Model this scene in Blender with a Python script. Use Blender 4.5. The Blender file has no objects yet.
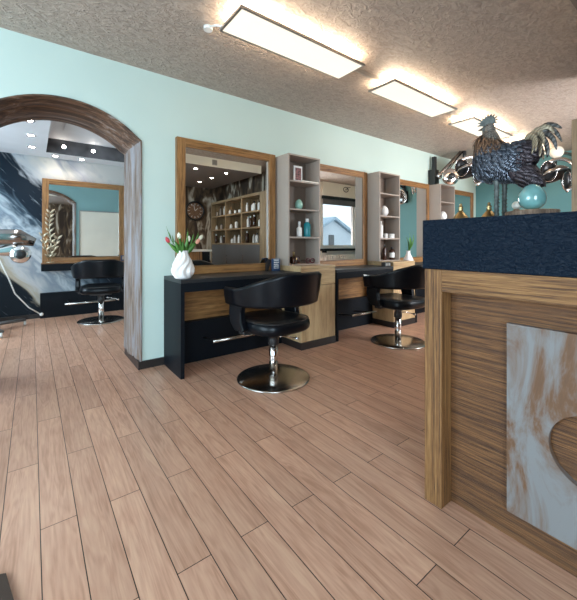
import bpy, bmesh, math, random
from mathutils import Vector, Matrix, Euler
random.seed(7)
PI = math.pi
S = bpy.context.scene
C = S.collection

# ------------------------------------------------------------ camera
YAW = math.radians(37.031)
cam_d = bpy.data.cameras.new('camera')
cam = bpy.data.objects.new('camera', cam_d); C.objects.link(cam)
cam.location = (0, 0, 1.04)
cam.rotation_euler = (PI/2, 0, -YAW)
cam_d.sensor_fit = 'HORIZONTAL'; cam_d.sensor_width = 36.0
cam_d.lens = 340/577*36.0
cam_d.shift_y = -56/577
cam_d.clip_start = 0.02
S.camera = cam
# ------------------------------------------------------------ world, daylight, exposure
w = bpy.data.worlds.new('world'); S.world = w; w.use_nodes = True
bg = w.node_tree.nodes['Background']
bg.inputs[0].default_value = (0.78, 0.89, 1.0, 1); bg.inputs[1].default_value = 0.8
S.view_settings.view_transform = 'Standard'; S.view_settings.look = 'None'
S.view_settings.gamma = 1; S.view_settings.use_curve_mapping = False
S.view_settings.exposure = 1.27

def area(name, loc, rot, sx, sy, power, col):
    l = bpy.data.lights.new(name, 'AREA'); l.shape = 'RECTANGLE'; l.size = sx; l.size_y = sy
    l.energy = power; l.color = col
    o = bpy.data.objects.new(name, l); C.objects.link(o); o.location = loc; o.rotation_euler = rot
    return o
COOL = (0.68, 0.86, 1.0)
area('daylight_left', (-2.75, 1.35, 1.35), (0, -PI/2, 0), 1.9, 2.2, 72, COOL)          # outside the left window
area('daylight_rear', (-1.1, -2.0, 1.3), (PI/2, 0, 0), 2.2, 2.0, 90, COOL)              # outside the rear shop window
area('daylight_side_room', (-2.15, 4.7, 1.3), (0, -PI/2, 0), 1.7, 1.6, 60, COOL)         # outside the side-room window
area('fill_front', (4.62, -0.45, 1.5), (PI/2-0.55, 0, 0), 1.0, 1.7, 90, (0.95, 0.96, 1.0))           # added fill to brighten the right side, shining through the added door

# ------------------------------------------------------------ materials
def nmat(name):
    m = bpy.data.materials.new(name); m.use_nodes = True
    nt = m.node_tree; return m, nt, nt.nodes['Principled BSDF']
def pm(name, col, rough=0.5, metal=0.0, bump=None, coat=0, emis=None, var=None, spec=None):
    """plain procedural material; bump=(scale,strength,distance) noise relief; var=(scale,amount) colour mottling"""
    m, nt, b = nmat(name)
    b.inputs['Base Color'].default_value = (*col, 1); b.inputs['Roughness'].default_value = rough
    b.inputs['Metallic'].default_value = metal
    if spec is not None: b.inputs['Specular IOR Level'].default_value = spec
    if coat: b.inputs['Coat Weight'].default_value = coat; b.inputs['Coat Roughness'].default_value = 0.1
    if emis: b.inputs['Emission Color'].default_value = (*emis[0], 1); b.inputs['Emission Strength'].default_value = emis[1]
    tc = nt.nodes.new('ShaderNodeTexCoord')
    if bump:
        n = nt.nodes.new('ShaderNodeTexNoise'); n.inputs['Scale'].default_value = bump[0]; n.inputs['Detail'].default_value = 3
        bp = nt.nodes.new('ShaderNodeBump'); bp.inputs['Strength'].default_value = bump[1]; bp.inputs['Distance'].default_value = bump[2]
        nt.links.new(tc.outputs['Object'], n.inputs['Vector']); nt.links.new(n.outputs['Fac'], bp.inputs['Height'])
        nt.links.new(bp.outputs['Normal'], b.inputs['Normal'])
    v = var or (3.0, 0.04)
    n2 = nt.nodes.new('ShaderNodeTexNoise'); n2.inputs['Scale'].default_value = v[0]
    nt.links.new(tc.outputs['Object'], n2.inputs['Vector'])
    r = nt.nodes.new('ShaderNodeValToRGB')
    r.color_ramp.elements[0].position = 0.3; r.color_ramp.elements[1].position = 0.7
    r.color_ramp.elements[0].color = (*[max(0, c*(1-v[1])) for c in col], 1)
    r.color_ramp.elements[1].color = (*[min(1, c*(1+v[1])) for c in col], 1)
    nt.links.new(n2.outputs['Fac'], r.inputs['Fac']); nt.links.new(r.outputs['Color'], b.inputs['Base Color'])
    return m
def wood(name, stops, axis='Z', scale=1.0, rough=0.5, stretch=14, bump=0.25, knots=True, bands=(0.55, 9)):
    """grain runs along axis"""
    m, nt, b = nmat(name); b.inputs['Roughness'].default_value = rough
    tc = nt.nodes.new('ShaderNodeTexCoord'); mp = nt.nodes.new('ShaderNodeMapping')
    k = {'X': 0, 'Y': 1, 'Z': 2}[axis]
    sc = [stretch*scale]*3; sc[k] = scale*0.9; mp.inputs['Scale'].default_value = sc
    nt.links.new(tc.outputs['Object'], mp.inputs['Vector'])
    n1 = nt.nodes.new('ShaderNodeTexNoise'); n1.inputs['Scale'].default_value = 1.3; n1.inputs['Detail'].default_value = 4
    n1.inputs['Distortion'].default_value = 0.8
    nt.links.new(mp.outputs[0], n1.inputs['Vector'])
    n2 = nt.nodes.new('ShaderNodeTexNoise'); n2.inputs['Scale'].default_value = 9; n2.inputs['Detail'].default_value = 5
    nt.links.new(mp.outputs[0], n2.inputs['Vector'])
    mx = nt.nodes.new('ShaderNodeMix'); mx.inputs[0].default_value = 0.38
    nt.links.new(n1.outputs['Fac'], mx.inputs[2]); nt.links.new(n2.outputs['Fac'], mx.inputs[3])
    r = nt.nodes.new('ShaderNodeValToRGB'); e = r.color_ramp.elements
    while len(e) < len(stops): e.new(0.5)
    for i, (p, c) in enumerate(stops): e[i].position = p; e[i].color = (*c, 1)
    nt.links.new(mx.outputs[0], r.inputs['Fac']); nt.links.new(r.outputs['Color'], b.inputs['Base Color'])
    bp = nt.nodes.new('ShaderNodeBump'); bp.inputs['Strength'].default_value = bump; bp.inputs['Distance'].default_value = 0.004
    nt.links.new(mx.outputs[0], bp.inputs['Height']); nt.links.new(bp.outputs['Normal'], b.inputs['Normal'])
    return m
M = {}
OAK = [(0.37, (0.05, 0.018, 0.005)), (0.46, (0.155, 0.067, 0.019)), (0.55, (0.24, 0.113, 0.035)), (0.66, (0.34, 0.18, 0.064))]
LOAK = [(0.32, (0.24, 0.145, 0.065)), (0.48, (0.43, 0.285, 0.145)), (0.66, (0.56, 0.40, 0.22))]
FOAK = [(0.34, (0.065, 0.026, 0.007)), (0.48, (0.22, 0.10, 0.03)), (0.64, (0.37, 0.19, 0.065))]
for ax in 'XYZ':
    M['oak'+ax] = wood('rustic oak grain '+ax, OAK, ax, 2.4, 0.6, 40, 0.9)
    M['loak'+ax] = wood('light oak laminate '+ax, LOAK, ax, 1.0, 0.45, 12, 0.1)
    M['foak'+ax] = wood('honey oak frame '+ax, FOAK, ax, 1.7, 0.45, 20, 0.3)
M['shade_oakY'] = wood('oak with recess shade', [(0.36, (0.028, 0.009, 0.002)), (0.5, (0.115, 0.045, 0.012)), (0.66, (0.22, 0.098, 0.030))], 'Y', 2.4, 0.6, 44, 1.0)  # oak colour darkened to hold the shade of the recessed front panel
M['boakY'] = wood('brown shelf oak', [(0.3, (0.16, 0.10, 0.05)), (0.5, (0.30, 0.20, 0.11)), (0.7, (0.40, 0.28, 0.16))], 'Y', 1.0, 0.5, 12, 0.1)
M['boakZ'] = wood('brown shelf oak upright', [(0.3, (0.16, 0.10, 0.05)), (0.5, (0.30, 0.20, 0.11)), (0.7, (0.40, 0.28, 0.16))], 'Z', 1.0, 0.5, 12, 0.1)
M['black'] = pm('black laminate', (0.004, 0.006, 0.009), 0.5, bump=(220, 0.08, 0.001), spec=0.15)
M['blacktop'] = pm('charcoal desk top', (0.016, 0.017, 0.018), 0.4)
M['leather'] = pm('black leather', (0.003, 0.004, 0.006), 0.30, bump=(160, 0.12, 0.0012), spec=0.22)
M['plastic'] = pm('black plastic', (0.015, 0.015, 0.016), 0.35)
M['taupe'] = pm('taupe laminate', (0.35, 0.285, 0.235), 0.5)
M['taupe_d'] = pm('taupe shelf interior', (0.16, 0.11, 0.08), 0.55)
M['steel'] = pm('brushed steel', (0.55, 0.52, 0.48), 0.22, 1.0, bump=(60, 0.05, 0.001))
M['chrome'] = pm('chrome', (0.75, 0.73, 0.72), 0.10, 1.0)
M['smoke'] = pm('smoked chrome', (0.36, 0.33, 0.31), 0.16, 1.0)
M['alu'] = pm('aluminium frame', (0.42, 0.40, 0.37), 0.35, 0.8)
M['white'] = pm('white plastic', (0.78, 0.77, 0.74), 0.4)
M['cream'] = pm('cream paint', (0.88, 0.82, 0.70), 0.5)
M['ceramic'] = pm('white ceramic', (0.80, 0.77, 0.74), 0.45)
M['mint'] = pm('mint ceramic', (0.30, 0.52, 0.42), 0.18, coat=0.6, var=(14, 0.12))
M['turq'] = pm('turquoise glazed ceramic', (0.14, 0.30, 0.29), 0.12, coat=0.9, var=(24, 0.18))
M['gold'] = pm('brushed gold', (0.42, 0.29, 0.13), 0.35, 1.0)
M['goldleaf'] = pm('antique gold leaf', (0.50, 0.42, 0.30), 0.38, 0.85)
M['navyplast'] = pm('navy card', (0.02, 0.05, 0.12), 0.35)
M['green'] = pm('leaf green', (0.08, 0.22, 0.04), 0.45, var=(20, 0.3))
M['petal_w'] = pm('cream petals', (0.78, 0.76, 0.60), 0.5)
M['petal_r'] = pm('red petals', (0.50, 0.05, 0.06), 0.5)
M['petal_p'] = pm('salmon petals', (0.72, 0.32, 0.22), 0.5)
M['twig'] = pm('brown twig', (0.16, 0.12, 0.06), 0.7)
M['teal_b'] = pm('teal plastic', (0.01, 0.20, 0.23), 0.25)
M['amber'] = pm('dark brown glass', (0.05, 0.02, 0.012), 0.15)
M['wine'] = pm('dark wine plastic', (0.10, 0.01, 0.012), 0.3)
M['photo'] = pm('printed photo', (0.16, 0.06, 0.06), 0.4, var=(55, 0.9))
M['dgrey'] = pm('grey cabinet laminate', (0.13, 0.125, 0.125), 0.45)
M['skirt'] = pm('black skirting', (0.018, 0.014, 0.013), 0.4)
M['mat'] = pm('dark brown mat', (0.05, 0.03, 0.02), 0.9, bump=(200, 0.4, 0.003))
M['lamp'] = pm('lit lamp diffuser', (0.25, 0.24, 0.21), 0.5, emis=((1.0, 0.88, 0.70), 0.50))
M['uplight'] = pm('lit lamp backlight', (1, 0.95, 0.85), 0.5, emis=((1.0, 0.83, 0.62), 10.5))
M['spot'] = pm('lit spot lens', (1, 1, 1), 0.5, emis=((1.0, 0.93, 0.85), 30))
M['wallmint'] = pm('mint wall paint', (0.53, 0.645, 0.585), 0.75, bump=(90, 0.12, 0.002), var=(1.2, 0.03))
M['wallteal'] = pm('teal wall paint', (0.11, 0.26, 0.265), 0.7, bump=(90, 0.12, 0.002), var=(1.2, 0.03))
M['wallaqua'] = pm('aqua wall paint', (0.26, 0.45, 0.45), 0.7, bump=(90, 0.12, 0.002), var=(1.2, 0.03))
M['wallwhite'] = pm('white wall paint', (0.74, 0.74, 0.72), 0.75, bump=(90, 0.1, 0.002))
M['ceilroom'] = pm('white ceiling paint', (0.66, 0.65, 0.66), 0.7)
M['soffit'] = pm('taupe soffit paint', (0.22, 0.17, 0.14), 0.6)
M['slate'] = pm('polished dark stone', (0.10, 0.095, 0.10), 0.2, var=(3.5, 0.8))
M['outdoor'] = pm('pale render', (0.66, 0.72, 0.76), 0.8)
M['rooftile'] = pm('pale roof tiles', (0.40, 0.50, 0.58), 0.8, var=(18, 0.3))
M['ground'] = pm('asphalt', (0.25, 0.25, 0.25), 0.9)
M['socket'] = pm('dark socket', (0.03, 0.03, 0.03), 0.3)

def mirror_mat():
    m, nt, b = nmat('mirror glass'); b.inputs['Metallic'].default_value = 1; b.inputs['Roughness'].default_value = 0.0
    b.inputs['Base Color'].default_value = (0.86, 0.88, 0.87, 1); return m
M['mirror'] = mirror_mat()
def pane_mat():
    m, nt, b = nmat('window glass'); out = nt.nodes['Material Output']
    t = nt.nodes.new('ShaderNodeBsdfTransparent'); t.inputs[0].default_value = (0.95, 0.97, 0.98, 1)
    g = nt.nodes.new('ShaderNodeBsdfGlossy'); g.inputs['Roughness'].default_value = 0.02
    mx = nt.nodes.new('ShaderNodeMixShader'); mx.inputs[0].default_value = 0.06
    nt.links.new(t.outputs[0], mx.inputs[1]); nt.links.new(g.outputs[0], mx.inputs[2]); nt.links.new(mx.outputs[0], out.inputs[0])
    return m
M['pane'] = pane_mat()

def floor_mat():
    m, nt, b = nmat('oak plank floor'); L = nt.links.new
    a = nt.nodes.new('ShaderNodeAttribute'); a.attribute_name = 'plank'
    tc = nt.nodes.new('ShaderNodeTexCoord')
    off = nt.nodes.new('ShaderNodeVectorMath'); off.operation = 'MULTIPLY'; off.inputs[1].default_value = (37, 53, 11)
    L(a.outputs['Vector'], off.inputs[0])
    add = nt.nodes.new('ShaderNodeVectorMath'); add.operation = 'ADD'; L(tc.outputs['Object'], add.inputs[0]); L(off.outputs[0], add.inputs[1])
    mp = nt.nodes.new('ShaderNodeMapping'); mp.inputs['Scale'].default_value = (16, 1.3, 1); L(add.outputs[0], mp.inputs['Vector'])
    n1 = nt.nodes.new('ShaderNodeTexNoise'); n1.inputs['Scale'].default_value = 0.8; n1.inputs['Detail'].default_value = 3; n1.inputs['Distortion'].default_value = 1.2
    wv = nt.nodes.new('ShaderNodeTexNoise'); wv.inputs['Scale'].default_value = 6.0; wv.inputs['Detail'].default_value = 6
    L(mp.outputs[0], n1.inputs['Vector']); L(mp.outputs[0], wv.inputs['Vector'])
    # cathedral rings: sine of the low noise
    mm = nt.nodes.new('ShaderNodeMath'); mm.operation = 'MULTIPLY'; mm.inputs[1].default_value = 60; L(n1.outputs['Fac'], mm.inputs[0])
    sn = nt.nodes.new('ShaderNodeMath'); sn.operation = 'SINE'; L(mm.outputs[0], sn.inputs[0])
    s2 = nt.nodes.new('ShaderNodeMath'); s2.operation = 'MULTIPLY_ADD'; s2.inputs[1].default_value = 0.055; s2.inputs[2].default_value = 0.0; L(sn.outputs[0], s2.inputs[0])
    mx = nt.nodes.new('ShaderNodeMix'); mx.inputs[0].default_value = 0.5; L(n1.outputs['Fac'], mx.inputs[2]); L(wv.outputs['Fac'], mx.inputs[3])
    ad = nt.nodes.new('ShaderNodeMath'); ad.operation = 'ADD'; L(mx.outputs[0], ad.inputs[0]); L(s2.outputs[0], ad.inputs[1])
    r = nt.nodes.new('ShaderNodeValToRGB'); e = r.color_ramp.elements
    e[0].position = 0.32; e[0].color = (0.40, 0.21, 0.132, 1); e[1].position = 0.68; e[1].color = (0.60, 0.365, 0.245, 1)
    e.new(0.5).color = (0.52, 0.295, 0.20, 1)
    L(ad.outputs[0], r.inputs['Fac'])
    hsv = nt.nodes.new('ShaderNodeHueSaturation'); L(r.outputs['Color'], hsv.inputs['Color'])
    sp = nt.nodes.new('ShaderNodeSeparateXYZ'); L(a.outputs['Vector'], sp.inputs[0])
    vv = nt.nodes.new('ShaderNodeMath'); vv.operation = 'MULTIPLY_ADD'; vv.inputs[1].default_value = 0.16; vv.inputs[2].default_value = 0.92
    L(sp.outputs[0], vv.inputs[0]); L(vv.outputs[0], hsv.inputs['Value'])
    L(hsv.outputs[0], b.inputs['Base Color']); b.inputs['Roughness'].default_value = 0.33
    bp = nt.nodes.new('ShaderNodeBump'); bp.inputs['Strength'].default_value = 0.12; bp.inputs['Distance'].default_value = 0.002
    L(wv.outputs['Fac'], bp.inputs['Height']); L(bp.outputs[0], b.inputs['Normal'])
    return m
M['floor'] = floor_mat()
def plaster_mat():
    m, nt, b = nmat('trowelled plaster ceiling'); L = nt.links.new
    tc = nt.nodes.new('ShaderNodeTexCoord')
    mp = nt.nodes.new('ShaderNodeMapping'); mp.inputs['Scale'].default_value = (11, 19, 1); mp.inputs['Rotation'].default_value = (0, 0, 0.5)
    L(tc.outputs['Object'], mp.inputs['Vector'])
    n = nt.nodes.new('ShaderNodeTexNoise'); n.inputs['Scale'].default_value = 1.6; n.inputs['Detail'].default_value = 4; n.inputs['Distortion'].default_value = 1.3
    L(mp.outputs[0], n.inputs['Vector'])
    r = nt.nodes.new('ShaderNodeValToRGB'); e = r.color_ramp.elements
    e[0].position = 0.35; e[0].color = (0.36, 0.285, 0.235, 1); e[1].position = 0.65; e[1].color = (0.49, 0.405, 0.34, 1)
    L(n.outputs['Fac'], r.inputs['Fac']); L(r.outputs['Color'], b.inputs['Base Color'])
    bp = nt.nodes.new('ShaderNodeBump'); bp.inputs['Strength'].default_value = 0.8; bp.inputs['Distance'].default_value = 0.024
    L(n.outputs['Fac'], bp.inputs['Height']); L(bp.outputs[0], b.inputs['Normal'])
    b.inputs['Roughness'].default_value = 0.5
    return m
M['plaster'] = plaster_mat()
def hammered():
    m, nt, b = nmat('navy textured laminate'); L = nt.links.new
    tc = nt.nodes.new('ShaderNodeTexCoord'); n = nt.nodes.new('ShaderNodeTexNoise')
    mp = nt.nodes.new('ShaderNodeMapping'); mp.inputs['Scale'].default_value = (85, 60, 105); L(tc.outputs['Object'], mp.inputs['Vector'])
    n.inputs['Scale'].default_value = 1; n.inputs['Detail'].default_value = 2; n.inputs['Distortion'].default_value = 1.0
    L(mp.outputs[0], n.inputs['Vector'])
    b.inputs['Base Color'].default_value = (0.003, 0.0085, 0.018, 1); b.inputs['Roughness'].default_value = 0.38; b.inputs['Specular IOR Level'].default_value = 0.10
    bp = nt.nodes.new('ShaderNodeBump'); bp.inputs['Strength'].default_value = 0.9; bp.inputs['Distance'].default_value = 0.008
    L(n.outputs['Fac'], bp.inputs['Height']); L(bp.outputs[0], b.inputs['Normal'])
    return m
M['navy'] = hammered()
def weathered(name, axis, paint, woodc, bias, dark=(0.05, 0.03, 0.02), along=2.2, cross=34):
    m, nt, b = nmat(name); L = nt.links.new
    tc = nt.nodes.new('ShaderNodeTexCoord'); mp = nt.nodes.new('ShaderNodeMapping')
    sc = [cross]*3; sc['XYZ'.index(axis)] = along; mp.inputs['Scale'].default_value = sc
    L(tc.outputs['Object'], mp.inputs['Vector'])
    n = nt.nodes.new('ShaderNodeTexNoise'); n.inputs['Scale'].default_value = 0.6; n.inputs['Detail'].default_value = 6; n.inputs['Roughness'].default_value = 0.65
    n.inputs['Distortion'].default_value = 0.6; L(mp.outputs[0], n.inputs['Vector'])
    r = nt.nodes.new('ShaderNodeValToRGB'); e = r.color_ramp.elements
    e[0].position = bias-0.17; e[0].color = (*dark, 1); e[1].position = bias+0.12; e[1].color = (*paint, 1)
    e.new(bias-0.03).color = (*woodc, 1); e.new(bias+0.04).color = (*[0.55*p+0.45*q for p, q in zip(paint, woodc)], 1)
    L(n.outputs['Fac'], r.inputs['Fac']); L(r.outputs['Color'], b.inputs['Base Color'])
    b.inputs['Roughness'].default_value = 0.65
    bp = nt.nodes.new('ShaderNodeBump'); bp.inputs['Strength'].default_value = 0.4; bp.inputs['Distance'].default_value = 0.004
    L(n.outputs['Fac'], bp.inputs['Height']); L(bp.outputs[0], b.inputs['Normal'])
    return m
M['jamb'] = weathered('weathered painted wood upright', 'Z', (0.235, 0.225, 0.235), (0.17, 0.115, 0.08), 0.50, (0.06, 0.04, 0.03), 4)
M['archw'] = weathered('weathered painted wood arch', 'X', (0.27, 0.225, 0.20), (0.15, 0.075, 0.038), 0.58, (0.045, 0.022, 0.012), 1.6)
M['board'] = weathered('whitewashed distressed board', 'Z', (0.19, 0.187, 0.185), (0.135, 0.064, 0.028), 0.505, (0.06, 0.032, 0.02), 4.5, 12)
def mural():
    m, nt, b = nmat('marble mural'); L = nt.links.new
    g = nt.nodes.new('ShaderNodeNewGeometry'); sp = nt.nodes.new('ShaderNodeSeparateXYZ'); L(g.outputs['Position'], sp.inputs[0])
    v = nt.nodes.new('ShaderNodeMath'); v.operation = 'MULTIPLY_ADD'; v.inputs[1].default_value = 1.15; L(sp.outputs[0], v.inputs[0]); L(sp.outputs[2], v.inputs[2])
    u = nt.nodes.new('ShaderNodeMath'); u.operation = 'MULTIPLY_ADD'; u.inputs[1].default_value = -0.9; L(sp.outputs[2], u.inputs[0]); L(sp.outputs[0], u.inputs[2])
    cx = nt.nodes.new('ShaderNodeCombineXYZ'); L(v.outputs[0], cx.inputs[0]); L(u.outputs[0], cx.inputs[1])
    mp = nt.nodes.new('ShaderNodeMapping'); mp.inputs['Scale'].default_value = (5, 2.0, 1); L(cx.outputs[0], mp.inputs['Vector'])
    n = nt.nodes.new('ShaderNodeTexNoise'); n.inputs['Scale'].default_value = 0.9; n.inputs['Detail'].default_value = 6; n.inputs['Distortion'].default_value = 1.3
    L(mp.outputs[0], n.inputs['Vector'])
    ns = nt.nodes.new('ShaderNodeMath'); ns.operation = 'MULTIPLY_ADD'; ns.inputs[1].default_value = 0.75; L(n.outputs['Fac'], ns.inputs[0])
    L(v.outputs[0], ns.inputs[2])
    sc = nt.nodes.new('ShaderNodeMath'); sc.operation = 'MULTIPLY_ADD'; sc.inputs[1].default_value = 0.25; sc.inputs[2].default_value = 0.0
    L(ns.outputs[0], sc.inputs[0])       # (v + .75 n)/4 ; n averages .5 -> v=.38 gives .19
    r = nt.nodes.new('ShaderNodeValToRGB'); e = r.color_ramp.elements
    P = lambda vv: (vv+0.375)/4
    st = [(P(0.22), (0.006, 0.010, 0.015)), (P(0.40), (0.38, 0.33, 0.25)), (P(0.56), (0.46, 0.46, 0.46)), (P(0.78), (0.24, 0.28, 0.32)), (P(0.92), (0.50, 0.53, 0.55)), (P(1.08), (0.17, 0.22, 0.27)), (P(1.2), (0.40, 0.47, 0.52)),
          (P(1.38), (0.05, 0.08, 0.11)), (P(1.50), (0.006, 0.014, 0.026)), (P(1.90), (0.006, 0.013, 0.022)), (P(2.08), (0.42, 0.43, 0.45)), (P(2.4), (0.55, 0.51, 0.45)), (P(2.7), (0.25, 0.26, 0.29)), (P(3.1), (0.5, 0.48, 0.45))]
    while len(e) < len(st): e.new(0.5)
    for i, (p, c) in enumerate(st): e[i].position = p; e[i].color = (*c, 1)
    L(sc.outputs[0], r.inputs['Fac'])
    # fine white scratches along the diagonal
    mp2 = nt.nodes.new('ShaderNodeMapping'); mp2.inputs['Scale'].default_value = (40, 3, 1); L(cx.outputs[0], mp2.inputs['Vector'])
    n2 = nt.nodes.new('ShaderNodeTexNoise'); n2.inputs['Scale'].default_value = 1; n2.inputs['Detail'].default_value = 4; n2.inputs['Distortion'].default_value = 0.5; L(mp2.outputs[0], n2.inputs['Vector'])
    r2 = nt.nodes.new('ShaderNodeValToRGB'); r2.color_ramp.elements[0].position = 0.66; r2.color_ramp.elements[1].position = 0.74
    L(n2.outputs['Fac'], r2.inputs['Fac'])
    k = nt.nodes.new('ShaderNodeMath'); k.operation = 'MULTIPLY'; k.inputs[1].default_value = 0.5; L(r2.outputs['Color'], k.inputs[0])
    mx = nt.nodes.new('ShaderNodeMix'); mx.data_type = 'RGBA'; L(k.outputs[0], mx.inputs[0]); L(r.outputs['Color'], mx.inputs[6]); mx.inputs[7].default_value = (0.5, 0.58, 0.66, 1)
    L(mx.outputs[2], b.inputs['Base Color']); b.inputs['Roughness'].default_value = 0.55; b.inputs['Specular IOR Level'].default_value = 0.2
    return m
M['mural'] = mural()
def birch():
    m, nt, b = nmat('tree bark photo wallpaper'); L = nt.links.new
    tc = nt.nodes.new('ShaderNodeTexCoord'); mp = nt.nodes.new('ShaderNodeMapping'); mp.inputs['Scale'].default_value = (3.2, 3.2, 1.1); L(tc.outputs['Object'], mp.inputs['Vector'])
    n = nt.nodes.new('ShaderNodeTexNoise'); n.inputs['Scale'].default_value = 1.6; n.inputs['Detail'].default_value = 5; n.inputs['Distortion'].default_value = 1.2; L(mp.outputs[0], n.inputs['Vector'])
    r = nt.nodes.new('ShaderNodeValToRGB'); e = r.color_ramp.elements
    e[0].position = 0.42; e[0].color = (0.035, 0.02, 0.012, 1); e[1].position = 0.66; e[1].color = (0.55, 0.49, 0.40, 1); e.new(0.55).color = (0.13, 0.08, 0.045, 1)
    L(n.outputs['Fac'], r.inputs['Fac']); L(r.outputs['Color'], b.inputs['Base Color']); b.inputs['Roughness'].default_value = 0.7
    return m
M['birch'] = birch()
def feather(name, a, bcol, scale=1.0, rough=0.42, metal=0.35):
    m, nt, b = nmat(name); L = nt.links.new
    tc = nt.nodes.new('ShaderNodeTexCoord')
    wv = nt.nodes.new('ShaderNodeTexWave'); wv.inputs['Scale'].default_value = 70*scale; wv.inputs['Distortion'].default_value = 6; wv.inputs['Detail'].default_value = 2
    wv.bands_direction = 'DIAGONAL'; L(tc.outputs['Object'], wv.inputs['Vector'])
    r = nt.nodes.new('ShaderNodeValToRGB'); r.color_ramp.elements[0].color = (*a, 1); r.color_ramp.elements[1].color = (*bcol, 1)
    r.color_ramp.elements[0].position = 0.35; r.color_ramp.elements[1].position = 0.8
    L(wv.outputs['Fac'], r.inputs['Fac']); L(r.outputs['Color'], b.inputs['Base Color'])
    b.inputs['Roughness'].default_value = rough; b.inputs['Metallic'].default_value = metal
    return m
M['fe_blue'] = feather('slate blue metal feathers', (0.008, 0.011, 0.022), (0.30, 0.33, 0.39), 1.0, 0.38, 0.55)
M['fe_plum'] = feather('plum brown metal feathers', (0.018, 0.012, 0.016), (0.13, 0.10, 0.11), 1.3)
M['fe_neck'] = feather('grey copper neck metal', (0.10, 0.095, 0.085), (0.27, 0.22, 0.18), 0.7)
M['fe_copper'] = feather('copper hackle metal', (0.10, 0.05, 0.03), (0.34, 0.20, 0.12), 0.8)
M['fe_sand'] = feather('sand metal tail feathers', (0.20, 0.155, 0.10), (0.38, 0.31, 0.22), 0.5)
M['fe_dark'] = feather('charcoal metal tail feathers', (0.03, 0.028, 0.025), (0.12, 0.11, 0.10), 0.5)
M['comb'] = pm('verdigris comb metal', (0.09, 0.098, 0.09), 0.6, 0.3, var=(60, 0.4))
M['bark'] = wood('bark log', [(0.3, (0.04, 0.025, 0.018)), (0.5, (0.14, 0.085, 0.055)), (0.7, (0.30, 0.21, 0.15))], 'Z', 3, 0.8, 8, 0.8)
M['brickback'] = pm('bottle white', (0.72, 0.70, 0.66), 0.35)

# ------------------------------------------------------------ mesh helpers
def bx(bm, x0, x1, y0, y1, z0, z1, bev=0.0, rot=None, mi=0):
    v = [bm.verts.new((x, y, z)) for x in (x0, x1) for y in (y0, y1) for z in (z0, z1)]
    fs = [bm.faces.new([v[i] for i in q]) for q in ((0, 1, 3, 2), (4, 6, 7, 5), (0, 4, 5, 1), (2, 3, 7, 6), (0, 2, 6, 4), (1, 5, 7, 3))]
    for f in fs: f.material_index = mi
    if bev:
        es = list({e for f in fs for e in f.edges})
        r = bmesh.ops.bevel(bm, geom=es, offset=bev, segments=2, affect='EDGES', profile=0.6)
    return v
def newbm(): return bmesh.new()
def boxbm(*a, **k):
    b = newbm(); bx(b, *a, **k); return b
def tube(bm, pts, r, n=10, cap=True, r2=None):
    pts = [Vector(p) for p in pts]; rings = []
    up = Vector((0, 0, 1)); prev = None
    for i, p in enumerate(pts):
        t = (pts[min(i+1, len(pts)-1)]-pts[max(i-1, 0)]).normalized()
        if prev is None:
            a = t.cross(up)
            if a.length < 1e-3: a = t.cross(Vector((1, 0, 0)))
            a.normalize()
        else: a = (prev-t*prev.dot(t)).normalized()
        prev = a; bb = t.cross(a)
        rr = r if not isinstance(r, (list, tuple)) else r[i]
        r3 = rr if r2 is None else (r2 if not isinstance(r2, (list, tuple)) else r2[i])
        rings.append([bm.verts.new(p+a*math.cos(2*PI*k/n)*rr+bb*math.sin(2*PI*k/n)*r3) for k in range(n)])
    for i in range(len(rings)-1):
        for k in range(n):
            f = bm.faces.new((rings[i][k], rings[i][(k+1) % n], rings[i+1][(k+1) % n], rings[i+1][k])); f.smooth = True
    if cap:
        bm.faces.new(list(reversed(rings[0]))); bm.faces.new(rings[-1])
def lathe(bm, prof, n=32, c=(0, 0, 0), mod=None, caps=True):
    rings = []
    for r, z in prof:
        ring = []
        for k in range(n):
            a = 2*PI*k/n; rr = r*(mod(a, z) if mod else 1)
            ring.append(bm.verts.new((c[0]+rr*math.cos(a), c[1]+rr*math.sin(a), c[2]+z)))
        rings.append(ring)
    for i in range(len(rings)-1):
        for k in range(n):
            f = bm.faces.new((rings[i][k], rings[i][(k+1) % n], rings[i+1][(k+1) % n], rings[i+1][k])); f.smooth = True
    if caps:
        bm.faces.new(list(reversed(rings[0]))); bm.faces.new(rings[-1])
def ball(bm, c, r, n=16, sc=(1, 1, 1), rot=None):
    m = Matrix.Translation(c) @ (rot or Matrix.Identity(4)) @ Matrix.Diagonal((*sc, 1))
    g = bmesh.ops.create_uvsphere(bm, u_segments=n, v_segments=max(6, n//2), radius=r, matrix=m)
    for v in g['verts']:
        for f in v.link_faces: f.smooth = True
def disc(bm, c, r, h, n=32):   # short upright cylinder
    lathe(bm, [(r, 0), (r, h)], n, c)
def prism(bm, pts, axis, a0, a1):
    """pts 2D outline; axis 'Y' -> (x,z) pairs; 'X' -> (y,z); 'Z' -> (x,y)"""
    def mk(p, a):
        return {'Y': (p[0], a, p[1]), 'X': (a, p[0], p[1]), 'Z': (p[0], p[1], a)}[axis]
    A = [bm.verts.new(mk(p, a0)) for p in pts]; B = [bm.verts.new(mk(p, a1)) for p in pts]
    n = len(pts); fs = [bm.faces.new(A), bm.faces.new(list(reversed(B)))]
    for i in range(n): bm.faces.new((A[i], B[i], B[(i+1) % n], A[(i+1) % n]))
    for f_ in fs: f_.normal_update()
    bmesh.ops.triangulate(bm, faces=fs)
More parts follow.
